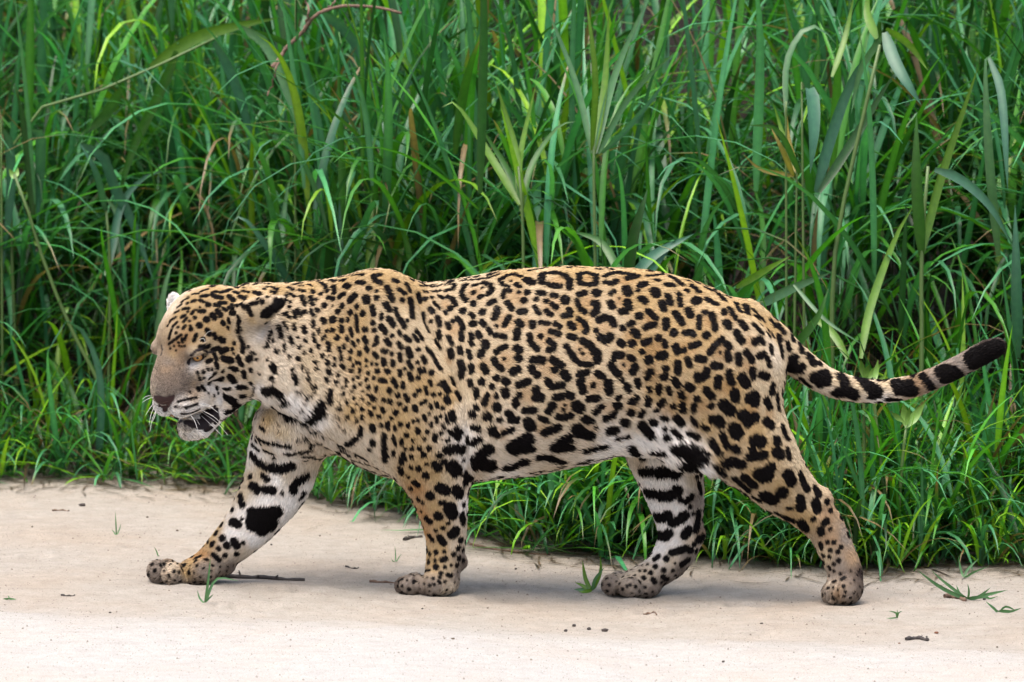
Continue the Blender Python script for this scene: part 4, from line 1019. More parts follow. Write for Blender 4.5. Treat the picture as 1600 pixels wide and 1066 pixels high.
def shoots(store, stems, n, x0, x1, d0, d1, hmin, hmax, nl, lmin, lmax, wmin, wmax, pw=1.0, blue=.5, lean=.18, patch=None, gain=1.0, tuss=0, low=.12, fwd=.35):
    root, d = scatter(n, x0, x1, d0, d1, pw)
    out_az = None
    if tuss:                                            # tussocks: shoots crowd round a centre and lean out of it
        cen_, cd = scatter(tuss, x0, x1, d0, d1, pw)
        if patch is not None:
            kp = rs.rand(tuss) < patch(cen_[:, 0], cen_[:, 1]); cen_ = cen_[kp]; patch = None
        hs = rs.uniform(.75, 1.1, len(cen_)); hue = rs.normal(0, .14, len(cen_))
        w_ = rs.randint(len(cen_), size=n); off = rs.normal(0, .055, (n, 2))
        xy = cen_[w_, :2] + off; root = np.stack([xy[:, 0], xy[:, 1], ground_z(xy[:, 0], xy[:, 1])], 1); out_az = np.arctan2(off[:, 1], off[:, 0])
    if patch is not None:
        keep = rs.rand(n) < patch(root[:, 0], root[:, 1]); root, d = root[keep], d[keep]; n = len(root)
    h = rs.uniform(hmin, hmax, n)
    az0 = rs.uniform(0, 2 * math.pi, n); ln = np.abs(rs.normal(0, lean, n))
    if tuss: az0 = out_az; h = h * hs[w_]; ln = ln * .5 + np.hypot(off[:, 0], off[:, 1]) * 2.6
    cs = arcs(rs, root, az0, ln * .5, ln * 1.6, h, 5, .1, 1.0)
    if stems is not None:
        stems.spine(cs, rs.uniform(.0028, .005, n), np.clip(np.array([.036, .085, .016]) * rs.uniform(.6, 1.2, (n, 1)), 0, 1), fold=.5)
    tot = []
    for j in range(nl):
        t = (j + rs.uniform(.2, .9, n)) / nl
        t = np.clip(low + (1 - low) * t, 0, 1)
        f = t * 4; i0 = np.minimum(f.astype(int), 3); fr = (f - i0)[:, None]
        p = cs[np.arange(n), i0] * (1 - fr) + cs[np.arange(n), i0 + 1] * fr
        az = az0 + j * math.pi + rs.normal(0, .55, n)
        # blades lean out over the sand and sideways more than back into the mass
        az = np.where(rs.rand(n) < fwd, -math.pi / 2 + rs.normal(0, .9, n), az)
        L = rs.uniform(lmin, lmax, n) * (1 - .25 * np.abs(t - .5))
        top_ = t > .86
        tilt = np.where(top_, rs.uniform(.05, .3, n), rs.uniform(.25, 1.0, n))
        droop = np.where(top_, rs.uniform(.1, 1.1, n), rs.gamma(3.2, .52, n))
        P = arcs(rs, p, az, tilt, np.clip(droop, 0, 2.7), L, 9, .3)
        # blades never sink into the earth
        P[..., 2] = np.maximum(P[..., 2], ground_z(P[..., 0], P[..., 1]) + .004)
        tip = np.where(rs.rand(n) < .20, rs.uniform(.62, .97, n), 2.0)
        col_ = leaf_colors(rs, n, blue, gain)
        if tuss: col_ = col_ * (1 + hue[w_])[:, None]
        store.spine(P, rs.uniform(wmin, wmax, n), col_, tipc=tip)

def tall_patch(x, y):                                   # gaps and thickets
    v = smooth_noise2(x, y, 41, 2, 3.4)
    gap = .7 * np.exp(-(((x - .42) / .20)**2 + ((y - edge_y(x) - 1.1) / .4)**2)) + 1.1 * np.exp(-(((x + .95) / .34)**2 + ((y - edge_y(x) - .6) / .35)**2)) + .7 * np.exp(-(((x - .2) / .2)**2 + ((y - edge_y(x) - 1.6) / .4)**2))
    return np.clip(.72 + .35 * v - .8 * gap, .06, 1)

tall = Leaves()
shoots(tall, tall, 1000, -2.6, 2.6, .45, 2.3, .40, 1.05, 7, .34, .85, .009, .025, 1.0, .55, .26, tall_patch, 1.0, 78, .35)
shoots(tall, tall, 950, -3.2, 3.2, 2.0, 6.2, .7, 1.35, 6, .45, .9, .013, .026, 1.0, .5, .16, lambda x, y: np.clip(.65 + .6 * smooth_noise2(x, y, 71, 2, 3.0) - .6 * np.exp(-((x - .5) / .25)**2) * (y < 3.6), .05, 1), 1.0, 150, .35)
shoots(tall, tall, 170, -1.7, 1.7, .3, 2.0, .45, 1.0, 5, .55, 1.0, .013, .025, 1.0, .6, .3, tall_patch, 1.2, 0, .4, fwd=.5)
tg = tall.build('tall_grass', LEAF); tag(tg, 'tall dense green grass covering the bank behind the sand'); tg['kind'] = 'stuff'
mid = Leaves()
dens = lambda x, y: np.clip(.7 + .4 * smooth_noise2(x, y, 55, 2, 5.), .15, 1) * np.where(x < -.3, .42, 1)
shoots(mid, mid, 560, -2.3, 2.3, .10, .8, .10, .40, 5, .22, .60, .008, .019, 1.0, .5, .4, dens)
shoots(mid, mid, 430, -.25, 1.25, -.06, .5, .05, .22, 5, .20, .50, .008, .018, 1.0, .5, .8, None, 1.3)
mg = mid.build('bank_grass', LEAF); tag(mg, 'knee high bright green grass along the foot of the bank'); mg['kind'] = 'stuff'
low = Leaves()
shoots(low, low, 700, -2.2, 2.2, -.05, .42, .02, .12, 5, .12, .38, .005, .013, 1.2, .45, .9, lambda x, y: np.clip(.6 + .6 * smooth_noise2(x, y, 57, 2, 8.), .05, 1) * np.where(x < -.3, .5, 1), 1.25)
shoots(low, None, 420, -1.7, 1.7, -.10, .30, .02, .10, 5, .18, .46, .006, .016, 1.0, .5, .9, lambda x, y: np.clip(.55 + .7 * smooth_noise2(x, 0 * y, 61, 2, 7.), .1, 1) * np.where(x < -.3, .6, 1), 1.2, fwd=.75)
shoots(low, None, 420, -1.5, 1.7, -.24, .06, .01, .06, 5, .12, .32, .005, .013, .6, .4, .9, lambda x, y: np.clip(.35 + .8 * smooth_noise2(x, y, 63, 2, 9.), 0, 1) * np.where(x < -.3, .6, 1), 1.2, fwd=.5)
# runners that sprawl over the sand
r0, d0 = scatter(420, -1.6, 1.6, -.14, .12)
P = arcs(rs, r0, rs.uniform(0, 6.28, len(r0)), rs.uniform(.9, 1.4, len(r0)), rs.uniform(.1, .6, len(r0)), rs.uniform(.12, .38, len(r0)), 9, .5)
P[..., 2] = np.maximum(P[..., 2], ground_z(P[..., 0], P[..., 1]) + .006)
low.spine(P, rs.uniform(.006, .014, len(r0)), leaf_colors(rs, len(r0), .35, 1.3))
lg = low.build('low_grass', LEAF); tag(lg, 'short sprawling grass where the bank meets the sand'); lg['kind'] = 'stuff'
# dead thatch between the culms
th_ = Leaves()
r0, d0 = scatter(5200, -2.6, 2.6, .02, 3.0, 1.4)
P = arcs(rs, r0 + np.c_[0 * d0, 0 * d0, rs.uniform(0, .25, len(d0)) * np.clip(d0, 0, 1)], rs.uniform(0, 6.28, len(r0)), rs.uniform(.7, 1.6, len(r0)), rs.uniform(-.2, 1.0, len(r0)), rs.uniform(.12, .45, len(r0)), 6, .8)
P[..., 2] = np.maximum(P[..., 2], ground_z(P[..., 0], P[..., 1]) + .003)
th_.spine(P, rs.uniform(.003, .009, len(r0)), np.array([.06, .038, .022]) * rs.uniform(.25, 1.3, (len(r0), 1)) * (1 + rs.normal(0, .08, (len(r0), 3))))
tt = th_.build('dead_grass', LEAF); tag(tt, 'dry brown thatch lying between the green stems'); tt['kind'] = 'stuff'
# ------------------------------------------------------------------ plants one can pick out: built at their own depth behind the jaguar
def at(u, v, ym):
    """world point on the line of sight of a photograph pixel, ym metres behind the jaguar"""
    return unproject(u, v, ym / PX)
SHADES = {'b': (0.034, 0.105, 0.065), 'g': (0.031, 0.099, 0.017), 'y': (0.074, 0.155, 0.014), 'd': (0.019, 0.062, 0.015), 'p': (0.053, 0.130, 0.053), 'o': (0.186, 0.149, 0.037), 'k': (0.124, 0.081, 0.046)}
STEM = NT('grass_stem'); STEM.bsdf.inputs['Roughness'].default_value = .5
a_ = STEM.noise(40, 3); STEM.l(STEM.ramp(a_.outputs[0], [(.3, (.038, .080, .014)), (.7, (.078, .125, .028))]).outputs[0], STEM.bsdf.inputs['Base Color'])
rh = np.random.RandomState(77)
def leaf_mesh(pts, width, shade, ym, bow=.10, roll=None, k=12):
    """pts in photograph pixels; the blade also bows in depth"""
    q = catmull(np.array(pts, float), k); t = np.linspace(0, 1, k)
    dy = bow * np.sin(t * math.pi * .6) * rh.choice([-1, 1])
    P = np.array([at(a, b, ym - d) for (a, b), d in zip(q, dy)])[None]
    P[0, :, 2] = np.maximum(P[0, :, 2], ground_z(P[0, :, 0], P[0, :, 1]) + .004)
    tg_ = P[0, -1] - P[0, 0]; tg_ /= np.linalg.norm(tg_)
    sx = np.cross(tg_, FWD); sx /= np.linalg.norm(sx) + 1e-9
    r = rh.uniform(-.7, .7) if roll is None else roll
    side = (sx * math.cos(r) + FWD * math.sin(r))[None]
    L = Leaves(); L.spine(P, np.array([width]), np.array([SHADES[shade]]) * rh.uniform(.9, 1.12), side=side)
    me = mesh_from('leaf', np.vstack(L.V), np.vstack(L.F)); set_color(me, 'tint', np.vstack(L.Cc)); return me
def plant(name, label, cat, ym, leaves, stems=(), group=None, wscale=1.08):
    ue = (stems[0][0][0][0] if stems else leaves[0][0][0][0])
    ym = min(ym, float(edge_y((ue - 800) * PX)) + .34)
    stems = [list(map(tuple, s_[0])) and (list(s_[0]), s_[1]) for s_ in stems]
    if not stems: stems = [([leaves[0][0][0], (leaves[0][0][0][0] + (leaves[0][0][1][0] - leaves[0][0][0][0]) * .25, leaves[0][0][0][1] + (leaves[0][0][1][1] - leaves[0][0][0][1]) * .25)], 3.0)]
    u0_, v0_ = stems[0][0][0]; q_ = at(u0_, v0_, ym); drop = (q_[2] - float(ground_z(q_[0], q_[1]))) / PX
    if drop > 6: stems[0] = ([(u0_ + rh.uniform(-12, 12), v0_ + drop * .93)] + list(stems[0][0]), stems[0][1])
    base = at(*stems[0][0][0], ym)
    root = empty(name); tag(root, label, cat, group)
    root.location = base
    def add(nm, me, mat):
        o = link(nm, me, root, mat); o.location = -base
        return o
    for pts, w, sh in leaves:
        add('leaf', leaf_mesh(pts, w * PX * (1 + ym / DIST) * wscale, sh, ym), LEAF)
    for pts, r in stems:
        q = catmull(np.array(pts, float), 10); P = np.array([at(a, b, ym) for a, b in q])
        V, F = tube(P, np.linspace(r, r * .6, 10) * PX, 6)
        o = obj_faces('stem', V, F, STEM.m, root); o.location = -base
    return root

plant('grass_shoot', 'long arching cane with broad leaves hanging from its tip, upper left', 'grass shoot', 2.2,
      [([(235, 105), (300, 62), (365, 42), (435, 28)], 18, 'y'), ([(372, 42), (412, 66), (440, 120), (455, 165), (478, 245)], 17, 'p'), ([(275, 80), (262, 118), (228, 190), (205, 240), (180, 330)], 15, 'g'),
       ([(190, 140), (160, 185), (120, 215)], 16, 'g'), ([(380, 46), (430, 60), (468, 90), (492, 180), (520, 260)], 11, 'g')],
      [([(20, 215), (90, 168), (180, 132), (270, 92), (340, 58)], 3.6)])
plant('grass_shoot', 'broad blue green blades arching over the dark hollow left of the jaguar', 'grass shoot', 2.15,
      [([(165, 330), (150, 270), (125, 224)], 10, 'b'), ([(126, 226), (160, 244), (178, 290), (208, 350), (240, 440)], 15, 'b'), ([(170, 420), (190, 320), (230, 275), (265, 268)], 11, 'b'), ([(165, 430), (185, 345), (150, 290)], 10, 'p')], [([(170, 640), (172, 420), (166, 330)], 4)])
plant('grass_shoot', 'two pale blades hanging straight down at the left picture border', 'grass shoot', 2.1,
      [([(2, 199), (13, 215), (17, 290), (4, 425)], 17, 'b'), ([(48, 206), (62, 210), (63, 260), (58, 352)], 17, 'b')])
plant('grass_shoot', 'tuft of narrow upright blades above the neck of the jaguar', 'grass shoot', 1.85,
      [([(475, 470), (480, 400), (483, 330), (468, 268)], 13, 'y'), ([(510, 470), (515, 400), (520, 320), (528, 305)], 16, 'd'), ([(485, 450), (500, 380), (520, 290), (560, 262), (575, 320)], 12, 'g'),
       ([(440, 450), (440, 380), (450, 290), (465, 268)], 9, 'p'), ([(530, 470), (532, 400), (530, 306)], 10, 'b'), ([(470, 470), (420, 390), (380, 340), (360, 350)], 11, 'b')])
plant('grass_shoot', 'blue green blade curving down right of the dead branch', 'grass shoot', 2.05,
      [([(462, 16), (520, 32), (562, 82), (590, 165)], 16, 'b'), ([(335, 66), (362, 118), (386, 192), (398, 280)], 15, 'b'), ([(600, 220), (604, 150), (608, 90)], 13, 'b'), ([(600, 230), (622, 150), (660, 118), (675, 125)], 13, 'b'), ([(606, 95), (625, 88), (645, 110)], 11, 'y')])
plant('grass_shoot', 'bright yellow green shoot standing above the shoulder', 'grass shoot', 1.5,
      [([(815, 330), (806, 240), (775, 128)], 12, 'y'), ([(815, 330), (812, 250), (838, 128)], 10, 'y'), ([(812, 320), (770, 250), (715, 165), (690, 168)], 12, 'y'), ([(815, 330), (830, 260), (870, 200), (900, 190)], 10, 'g'), ([(815, 320), (790, 260), (745, 190)], 9, 'g')],
      [([(818, 440), (816, 330), (810, 260)], 4)])
plant('grass_shoot', 'pale green shoot of straight blades fanning up at the top centre', 'grass shoot', 1.9,
      [([(925, 235), (930, 120), (915, -10)], 10, 'y'), ([(928, 240), (945, 130), (952, 5)], 12, 'y'), ([(930, 240), (960, 120), (1010, 0)], 11, 'p'), ([(925, 240), (900, 130), (850, 0)], 10, 'p'), ([(935, 240), (985, 150), (1062, 75)], 11, 'p'), ([(940, 240), (990, 190), (1050, 115)], 9, 'b')],
      [([(930, 420), (928, 300), (928, 200)], 4)])
plant('grass_shoot', 'yellowing tuft with scorched leaf tips right of centre', 'grass shoot', 1.7,
      [([(1245, 270), (1232, 220), (1230, 180)], 10, 'o'), ([(1240, 275), (1225, 240), (1205, 200)], 9, 'o'), ([(1250, 272), (1215, 205), (1165, 195)], 9, 'g'), ([(1248, 275), (1225, 215), (1208, 160)], 8, 'y'), ([(1240, 275), (1190, 265), (1160, 240)], 7, 'o')])
plant('grass_shoot', 'broad bluish blade folded over and hanging straight down at right', 'grass shoot', 1.45,
      [([(1253, 142), (1268, 140), (1272, 200), (1266, 272)], 21, 'b')])
plant('grass_shoot', 'tall reed like leaves leaning right with wide bluish undersides', 'grass shoot', 1.55,
      [([(1275, 300), (1300, 210), (1335, 120), (1385, 50)], 21, 'b'), ([(1382, 50), (1400, 100), (1440, 165)], 18, 'b'), ([(1280, 300), (1320, 240), (1400, 110)], 13, 'd'), ([(1382, 52), (1345, 110), (1330, 178)], 10, 'p'), ([(1385, 45), (1420, 70), (1450, 110)], 10, 'y'), ([(1370, 60), (1355, 20), (1358, -20)], 13, 'y')],
      [([(1300, 520), (1310, 360), (1375, 70)], 5)])
plant('grass_shoot', 'thin blade drawn in a tight arch left of the hanging bluish blade', 'grass shoot', 1.65,
      [([(1228, 180), (1230, 95), (1262, 42), (1300, 60), (1330, 110)], 10, 'p'), ([(1300, 120), (1320, 60), (1335, -10)], 9, 'y')])
plant('grass_shoot', 'stiff upright dark blade just above the middle of the back', 'grass shoot', 1.0,
      [([(980, 440), (990, 370), (1012, 295)], 17, 'd'), ([(985, 440), (1020, 400), (1085, 365)], 15, 'b'), ([(975, 440), (940, 380), (890, 360)], 12, 'g'), ([(1010, 450), (1020, 420), (1060, 370)], 10, 'b')])
plant('grass_shoot', 'tall green blades rising at the right side above the tail', 'grass shoot', 1.45,
      [([(1440, 400), (1432, 280), (1432, 178)], 17, 'g'), ([(1440, 400), (1470, 280), (1530, 100)], 15, 'y'), ([(1560, 400), (1545, 240), (1540, 90), (1555, 80)], 14, 'p'), ([(1545, 90), (1565, 150), (1575, 300)], 12, 'b'), ([(1460, 265), (1500, 280), (1545, 320), (1580, 380)], 14, 'b'), ([(1590, 560), (1588, 430), (1586, 320)], 16, 'b')],
      [([(1440, 560), (1440, 400), (1450, 260)], 5)])
plant('grass_shoot', 'light green blades crossing behind the rump and tail base', 'grass shoot', .85,
      [([(1180, 480), (1240, 450), (1300, 425)], 14, 'p'), ([(1150, 450), (1200, 420), (1235, 400)], 10, 'y'), ([(1225, 560), (1275, 500), (1295, 450)], 13, 'g'), ([(1325, 560), (1300, 520), (1268, 500), (1262, 560)], 11, 'y'), ([(1345, 560), (1360, 480), (1400, 370), (1430, 318)], 12, 'y'), ([(1240, 445), (1290, 500), (1350, 540)], 6, 'p')])
plant('grass_shoot', 'long blades leaning right in front of the jaguar face', 'grass shoot', 1.95,
      [([(205, 720), (225, 640), (240, 560)], 12, 'g'), ([(190, 740), (205, 660), (230, 600), (228, 590)], 16, 'y'), ([(150, 760), (158, 640), (150, 560), (110, 500), (72, 555)], 12, 'b'), ([(245, 640), (248, 520), (262, 430), (282, 400)], 13, 'p'), ([(130, 700), (115, 620), (80, 555)], 9, 'g'), ([(170, 780), (172, 690), (166, 660)], 11, 'p'), ([(205, 780), (205, 720), (192, 690)], 10, 'p')])
plant('grass_shoot', 'long pale blades drooping to the sand behind the near foreleg', 'grass shoot', .93,
      [([(760, 770), (738, 800), (735, 845), (780, 870)], 17, 'p'), ([(770, 770), (800, 780), (822, 830)], 14, 'p'), ([(845, 790), (870, 770), (920, 800)], 14, 'b'), ([(840, 750), (880, 760), (905, 830)], 12, 'p'), ([(880, 800), (900, 760), (950, 770), (965, 840)], 12, 'b'), ([(800, 760), (780, 800), (790, 850)], 11, 'g'), ([(900, 850), (930, 810), (985, 800)], 12, 'p')])
plant('grass_shoot', 'trailing blades hanging to the sand between the hind legs', 'grass shoot', .8,
      [([(1110, 790), (1150, 800), (1190, 850)], 12, 'p'), ([(1120, 820), (1080, 840), (1095, 880)], 11, 'g'), ([(1140, 780), (1185, 790), (1230, 850)], 12, 'p'), ([(1110, 850), (1150, 840), (1215, 855)], 12, 'g'), ([(1190, 860), (1160, 850), (1130, 872)], 9, 'y')])
plant('grass_shoot', 'low tangle of blades spreading over the sand behind the hind foot', 'grass shoot', .72,
      [([(1440, 850), (1400, 830), (1345, 840), (1310, 830)], 12, 'g'), ([(1400, 870), (1380, 800), (1330, 760), (1290, 720)], 14, 'd'), ([(1500, 880), (1510, 820), (1490, 760)], 13, 'p'), ([(1480, 880), (1460, 800), (1470, 770)], 13, 'y'), ([(1460, 870), (1500, 800), (1560, 760)], 12, 'g'), ([(1430, 860), (1480, 830), (1560, 830)], 11, 'p'), ([(1340, 890), (1375, 860), (1440, 850)], 12, 'g'), ([(1350, 885), (1380, 895), (1405, 898)], 9, 'g')])

# ---- broad-leaved weeds with stout stems behind the tail
LW = NT('weed_leaf')
a_ = LW.noise(70, 3); LW.l(LW.ramp(a_.outputs[0], [(.3, (.075, .17, .018)), (.7, (.12, .225, .03))]).outputs[0], LW.bsdf.inputs['Base Color']); LW.bsdf.inputs['Roughness'].default_value = .45
def oval(name, a, b, w, ym, parent, base, mat):
    """pointed oval leaf from pixel a to pixel b, cupped"""
    A, Bq = at(*a, ym), at(*b, ym - rh.uniform(-.02, .03)); t = np.linspace(0, 1, 7); V, F = [], []
    ax = (Bq - A); L = np.linalg.norm(ax); ax /= L
    sx = np.cross(ax, FWD); sx /= np.linalg.norm(sx); nz_ = np.cross(sx, ax)
    for i, q in enumerate(t):
        ww = w * PX * .5 * math.sin(math.pi * min(.97, max(.04, q)) ** .85)
        c = A + ax * L * q + nz_ * .12 * L * math.sin(q * 3)
        V += [c - sx * ww, c + nz_ * ww * .45, c + sx * ww]
    for i in range(6):
        for j in range(2): F.append((i * 3 + j, i * 3 + j + 1, i * 3 + j + 4, i * 3 + j + 3))
    o = obj_faces(name, V, F, mat, parent); o.location = -base
def weed(label, stem, leaves, ym, r=4, name='broadleaf_weed', cat='weed', group='leafy weeds behind the tail'):
    base = at(*stem[0], ym); root = empty(name, base); tag(root, label, cat, group)
    P = np.array([at(a, b, ym) for a, b in catmull(np.array(stem, float), 9)])
    V, F = tube(P, np.linspace(r, r * .6, 9) * PX, 7); o = obj_faces('stem', V, F, STEM.m, root); o.location = -base
    for a, b, w in leaves: oval('leaf', a, b, w, ym, root, base, LW.m)
weed('stout green weed with a leaf rosette showing just above the tail', [(1354, 888), (1352, 780), (1350, 690), (1350, 590)], [((1350, 592), (1345, 563), 10), ((1350, 592), (1358, 570), 9), ((1352, 595), (1378, 568), 11), ((1350, 600), (1328, 590), 9)], .60)
weed('tall weed stalk with few leaves below the middle of the tail', [(1392, 892), (1385, 805), (1376, 720), (1366, 630), (1366, 590)], [((1366, 600), (1372, 562), 9), ((1378, 740), (1392, 735), 9), ((1366, 610), (1384, 585), 10)], .57)
weed('weed with three bright upright leaves right of the tall stalk', [(1398, 894), (1404, 800), (1410, 720), (1416, 665)], [((1415, 668), (1412, 630), 13), ((1415, 668), (1422, 635), 8), ((1417, 668), (1445, 630), 15), ((1413, 660), (1393, 645), 9)], .55)
weed('long jointed stalk leaning left beside the left picture border', [(192, 772), (184, 690), (165, 620), (132, 555), (100, 490), (62, 390), (38, 310), (22, 272)], [((24, 280), (14, 264), 10), ((24, 278), (28, 262), 9), ((36, 305), (28, 296), 8), ((98, 488), (108, 480), 10), ((60, 385), (52, 376), 6)], 1.95, 4.2, 'weed_stalk', 'weed', None)

# ---- dead branch caught in the grass
WOOD = NT('dead_wood'); gpw = WOOD.n('ShaderNodeNewGeometry')
a_ = WOOD.noise(90, 5, .7, gpw.outputs['Position']); WOOD.l(WOOD.ramp(a_.outputs[0], [(.25, (.055, .03, .018)), (.75, (.17, .105, .07))]).outputs[0], WOOD.bsdf.inputs['Base Color'])
WOOD.l(WOOD.bump(a_.outputs[0], .6, .004).outputs[0], WOOD.bsdf.inputs['Normal']); WOOD.bsdf.inputs['Roughness'].default_value = .85
DARKW = NT('wet_bark'); gpw = DARKW.n('ShaderNodeNewGeometry')
a_ = DARKW.noise(140, 5, .7, gpw.outputs['Position']); DARKW.l(DARKW.ramp(a_.outputs[0], [(.25, (.010, .008, .007)), (.75, (.052, .04, .034))]).outputs[0], DARKW.bsdf.inputs['Base Color'])
DARKW.l(DARKW.bump(a_.outputs[0], .7, .004).outputs[0], DARKW.bsdf.inputs['Normal']); DARKW.bsdf.inputs['Roughness'].default_value = .8
def branch_pts(pts, ym, n=14, jitter=1.2):
    q = catmull(np.array(pts, float), n); q[1:-1] += rh.normal(0, jitter, (n - 2, 2))
    return np.array([at(a, b, ym + .02 * math.sin(i * .7)) for i, (a, b) in enumerate(q)])
br = empty('dead_branch', at(430, 120, 2.0)); tag(br, 'bent brown dead branch caught in the grass at the top', 'branch')
for nm, pts, r0_, r1_ in (('limb', [(425, 105), (450, 75), (475, 48), (498, 20), (545, 9), (590, 11), (627, 21)], 3.6, 2.4), ('twig', [(475, 48), (482, 25), (478, -5)], 2.6, 1.5), ('twig', [(450, 75), (440, 90), (418, 150)], 2.4, 1.2), ('twig', [(505, 18), (520, 8), (528, -8)], 2.2, 1.2)):
    P = branch_pts(pts, 1.75); V, F = tube(P, np.linspace(r0_, r1_, len(P)) * PX, 7)
    o = obj_faces(nm, V, F, WOOD.m, br); o.location = -np.array(br.location)
# ------------------------------------------------------------------ things lying and sprouting on the sand
def on_sand(u, v):
    """point of the sand surface seen at photograph pixel (u, v)"""
    t = PX / DIST
    d = FWD + RIGHT * ((u - 800) * t) + UP * ((533 - v) * t)
    lo, hi = 10.0, 60.0
    for _ in range(50):
        k = (lo + hi) / 2; p = CAM + d * k
        if p[2] > ground_z(p[0], p[1]): lo = k
        else: hi = k
    return CAM + d * lo
def stick(pts, r, label, cat='stick', name='stick', mat=None, knots=2, taper=.6, twig=True):
    P = np.array([on_sand(*p) for p in pts]); P = catmull(P, 16)
    rr = np.linspace(r, r * taper, 16) * PX * (1 + .12 * np.sin(np.arange(16) * 2.1 + r))
    P[:, 2] = ground_z(P[:, 0], P[:, 1]) + rr * .55 + .0012 * np.sin(np.arange(16) * .9)
    base = P[0].copy(); root = empty(name, base); tag(root, label, cat)
    V, F = tube(P - base, rr, 8); obj_faces('shaft', V, F, mat or DARKW.m, root)
    for k in range(knots):
        i = 3 + int(9 * (k + .5) / max(1, knots)); q = P[i] - base
        dirn = np.array([rh.uniform(-1, 1), rh.uniform(-.6, .2), rh.uniform(.15, .6)]); dirn /= np.linalg.norm(dirn)
        pp = np.array([q, q + dirn * r * PX * 1.6, q + dirn * r * PX * 2.6])
        V, F = tube(pp, np.array([.5, .35, .12]) * r * PX, 5); obj_faces('stub', V, F, mat or DARKW.m, root)
    return root
stick([(338, 903), (380, 904), (430, 906), (476, 908)], 4.6, 'dark bark covered stick lying behind the forward front paw', knots=3)
stick([(578, 910), (600, 911), (622, 912)], 2.6, 'short thin twig poking out ahead of the near front paw', knots=0, mat=WOOD.m)
stick([(735, 852), (775, 860), (830, 866), (860, 868)], 2.6, 'thin grey runner lying along the grass edge behind the near foreleg', mat=WOOD.m, knots=2)
stick([(1476, 934), (1492, 935), (1508, 940)], 4.2, 'stubby grey stick end beside the grass tuft at right', mat=WOOD.m, knots=0, taper=.85)
stick([(1416, 1001), (1432, 999), (1450, 1002)], 3.6, 'dark rotten stick piece on the pale sand at lower right', knots=1, taper=.8)
stick([(632, 845), (645, 841), (660, 840)], 3.6, 'curled grey bark piece beside the near foreleg shin', knots=1)
stick([(540, 700 + 186), (552, 889), (560, 888)], 1.6, 'tiny dark twig between the two front paws', knots=0)
stick([(96, 931), (108, 932), (117, 931)], 1.7, 'tiny dark twig on the sand below the left tuft', knots=0)
stick([(82, 799), (95, 798), (108, 799)], 1.8, 'slim grey twig near the grass edge at far left', knots=0, mat=WOOD.m)
stick([(1005, 962), (1015, 960), (1026, 962)], 1.8, 'tiny pale twig in front of the far hind foot', knots=0, mat=WOOD.m)

# ---- small stones, droppings, clods: one mesh per kind, each its own object
def lump_mesh(seed, flat=.7):
    r = np.random.RandomState(seed); V, F = [], []
    nu, nv = 8, 5
    for i in range(nv + 1):
        th = math.pi * i / nv
        for j in range(nu):
            ph = 2 * math.pi * j / nu; k = 1 + r.uniform(-.18, .18)
            V.append((k * math.sin(th) * math.cos(ph), .75 * k * math.sin(th) * math.sin(ph), flat * k * math.cos(th)))
    for i in range(nv):
        for j in range(nu):
            F.append((i * nu + j, (i + 1) * nu + j, (i + 1) * nu + (j + 1) % nu, i * nu + (j + 1) % nu))
    return mesh_from('clod', V, F)
LUMPS = [lump_mesh(k) for k in range(4)]
CL = [NT('dark_clod'), NT('brown_clod'), NT('red_leaf_bit')]
for q, c0, c1 in zip(CL, ((.014, .010, .009), (.05, .035, .026), (.10, .035, .02)), ((.047, .035, .028), (.125, .09, .066), (.16, .065, .03))):
    a_ = q.noise(5, 4); q.l(q.ramp(a_.outputs[0], [(.3, c0), (.7, c1)]).outputs[0], q.bsdf.inputs['Base Color']); q.bsdf.inputs['Roughness'].default_value = .9
LM = {}
for i, me in enumerate(LUMPS):
    for k, q in enumerate(CL):
        c = me.copy(); c.name = 'clod'; c.materials.append(q.m); LM[(i, k)] = c
def clod(u, v, r, kind, label, group=None, name='clod', cat='clod'):
    p = on_sand(u, v); o = bpy.data.objects.new(name, LM[(rh.randint(4), kind)]); C.objects.link(o)
    o.location = (p[0], p[1], ground_z(p[0], p[1]) + r * PX * .35); s_ = r * PX
    o.scale = (s_ * rh.uniform(.9, 1.3), s_, s_ * .8); o.rotation_euler = (0, 0, rh.uniform(0, 6.28))
    tag(o, label, cat, group); return o
grp = 'dark clods in a row on the pale sand'
for u, v, r, lab in ((884, 987, 4.2, 'leftmost of four dark clods on the sand below the belly'), (897, 979, 4.4, 'second dark clod from the left, set back from its row'), (920, 984, 4.4, 'third dark clod from the left in the row of four'), (945, 987, 5.6, 'largest and rightmost dark clod of the row of four')):
    clod(u, v, r, 0, lab, grp)
clod(129, 791, 5.5, 0, 'dark round clod near the grass edge at left')
clod(1448, 996, 2.4, 0, 'small dark clod touching the rotten stick piece')
clod(1463, 990, 3.6, 2, 'curled reddish leaf bit beyond the rotten stick', name='leaf_bit', cat='leaf bit')
clod(1405, 1006, 2.0, 2, 'tiny red brown bit left of the rotten stick', name='leaf_bit', cat='leaf bit')
clod(1538, 937, 2.6, 0, 'dark seed at the right tip of the grass tuft', name='seed', cat='seed')
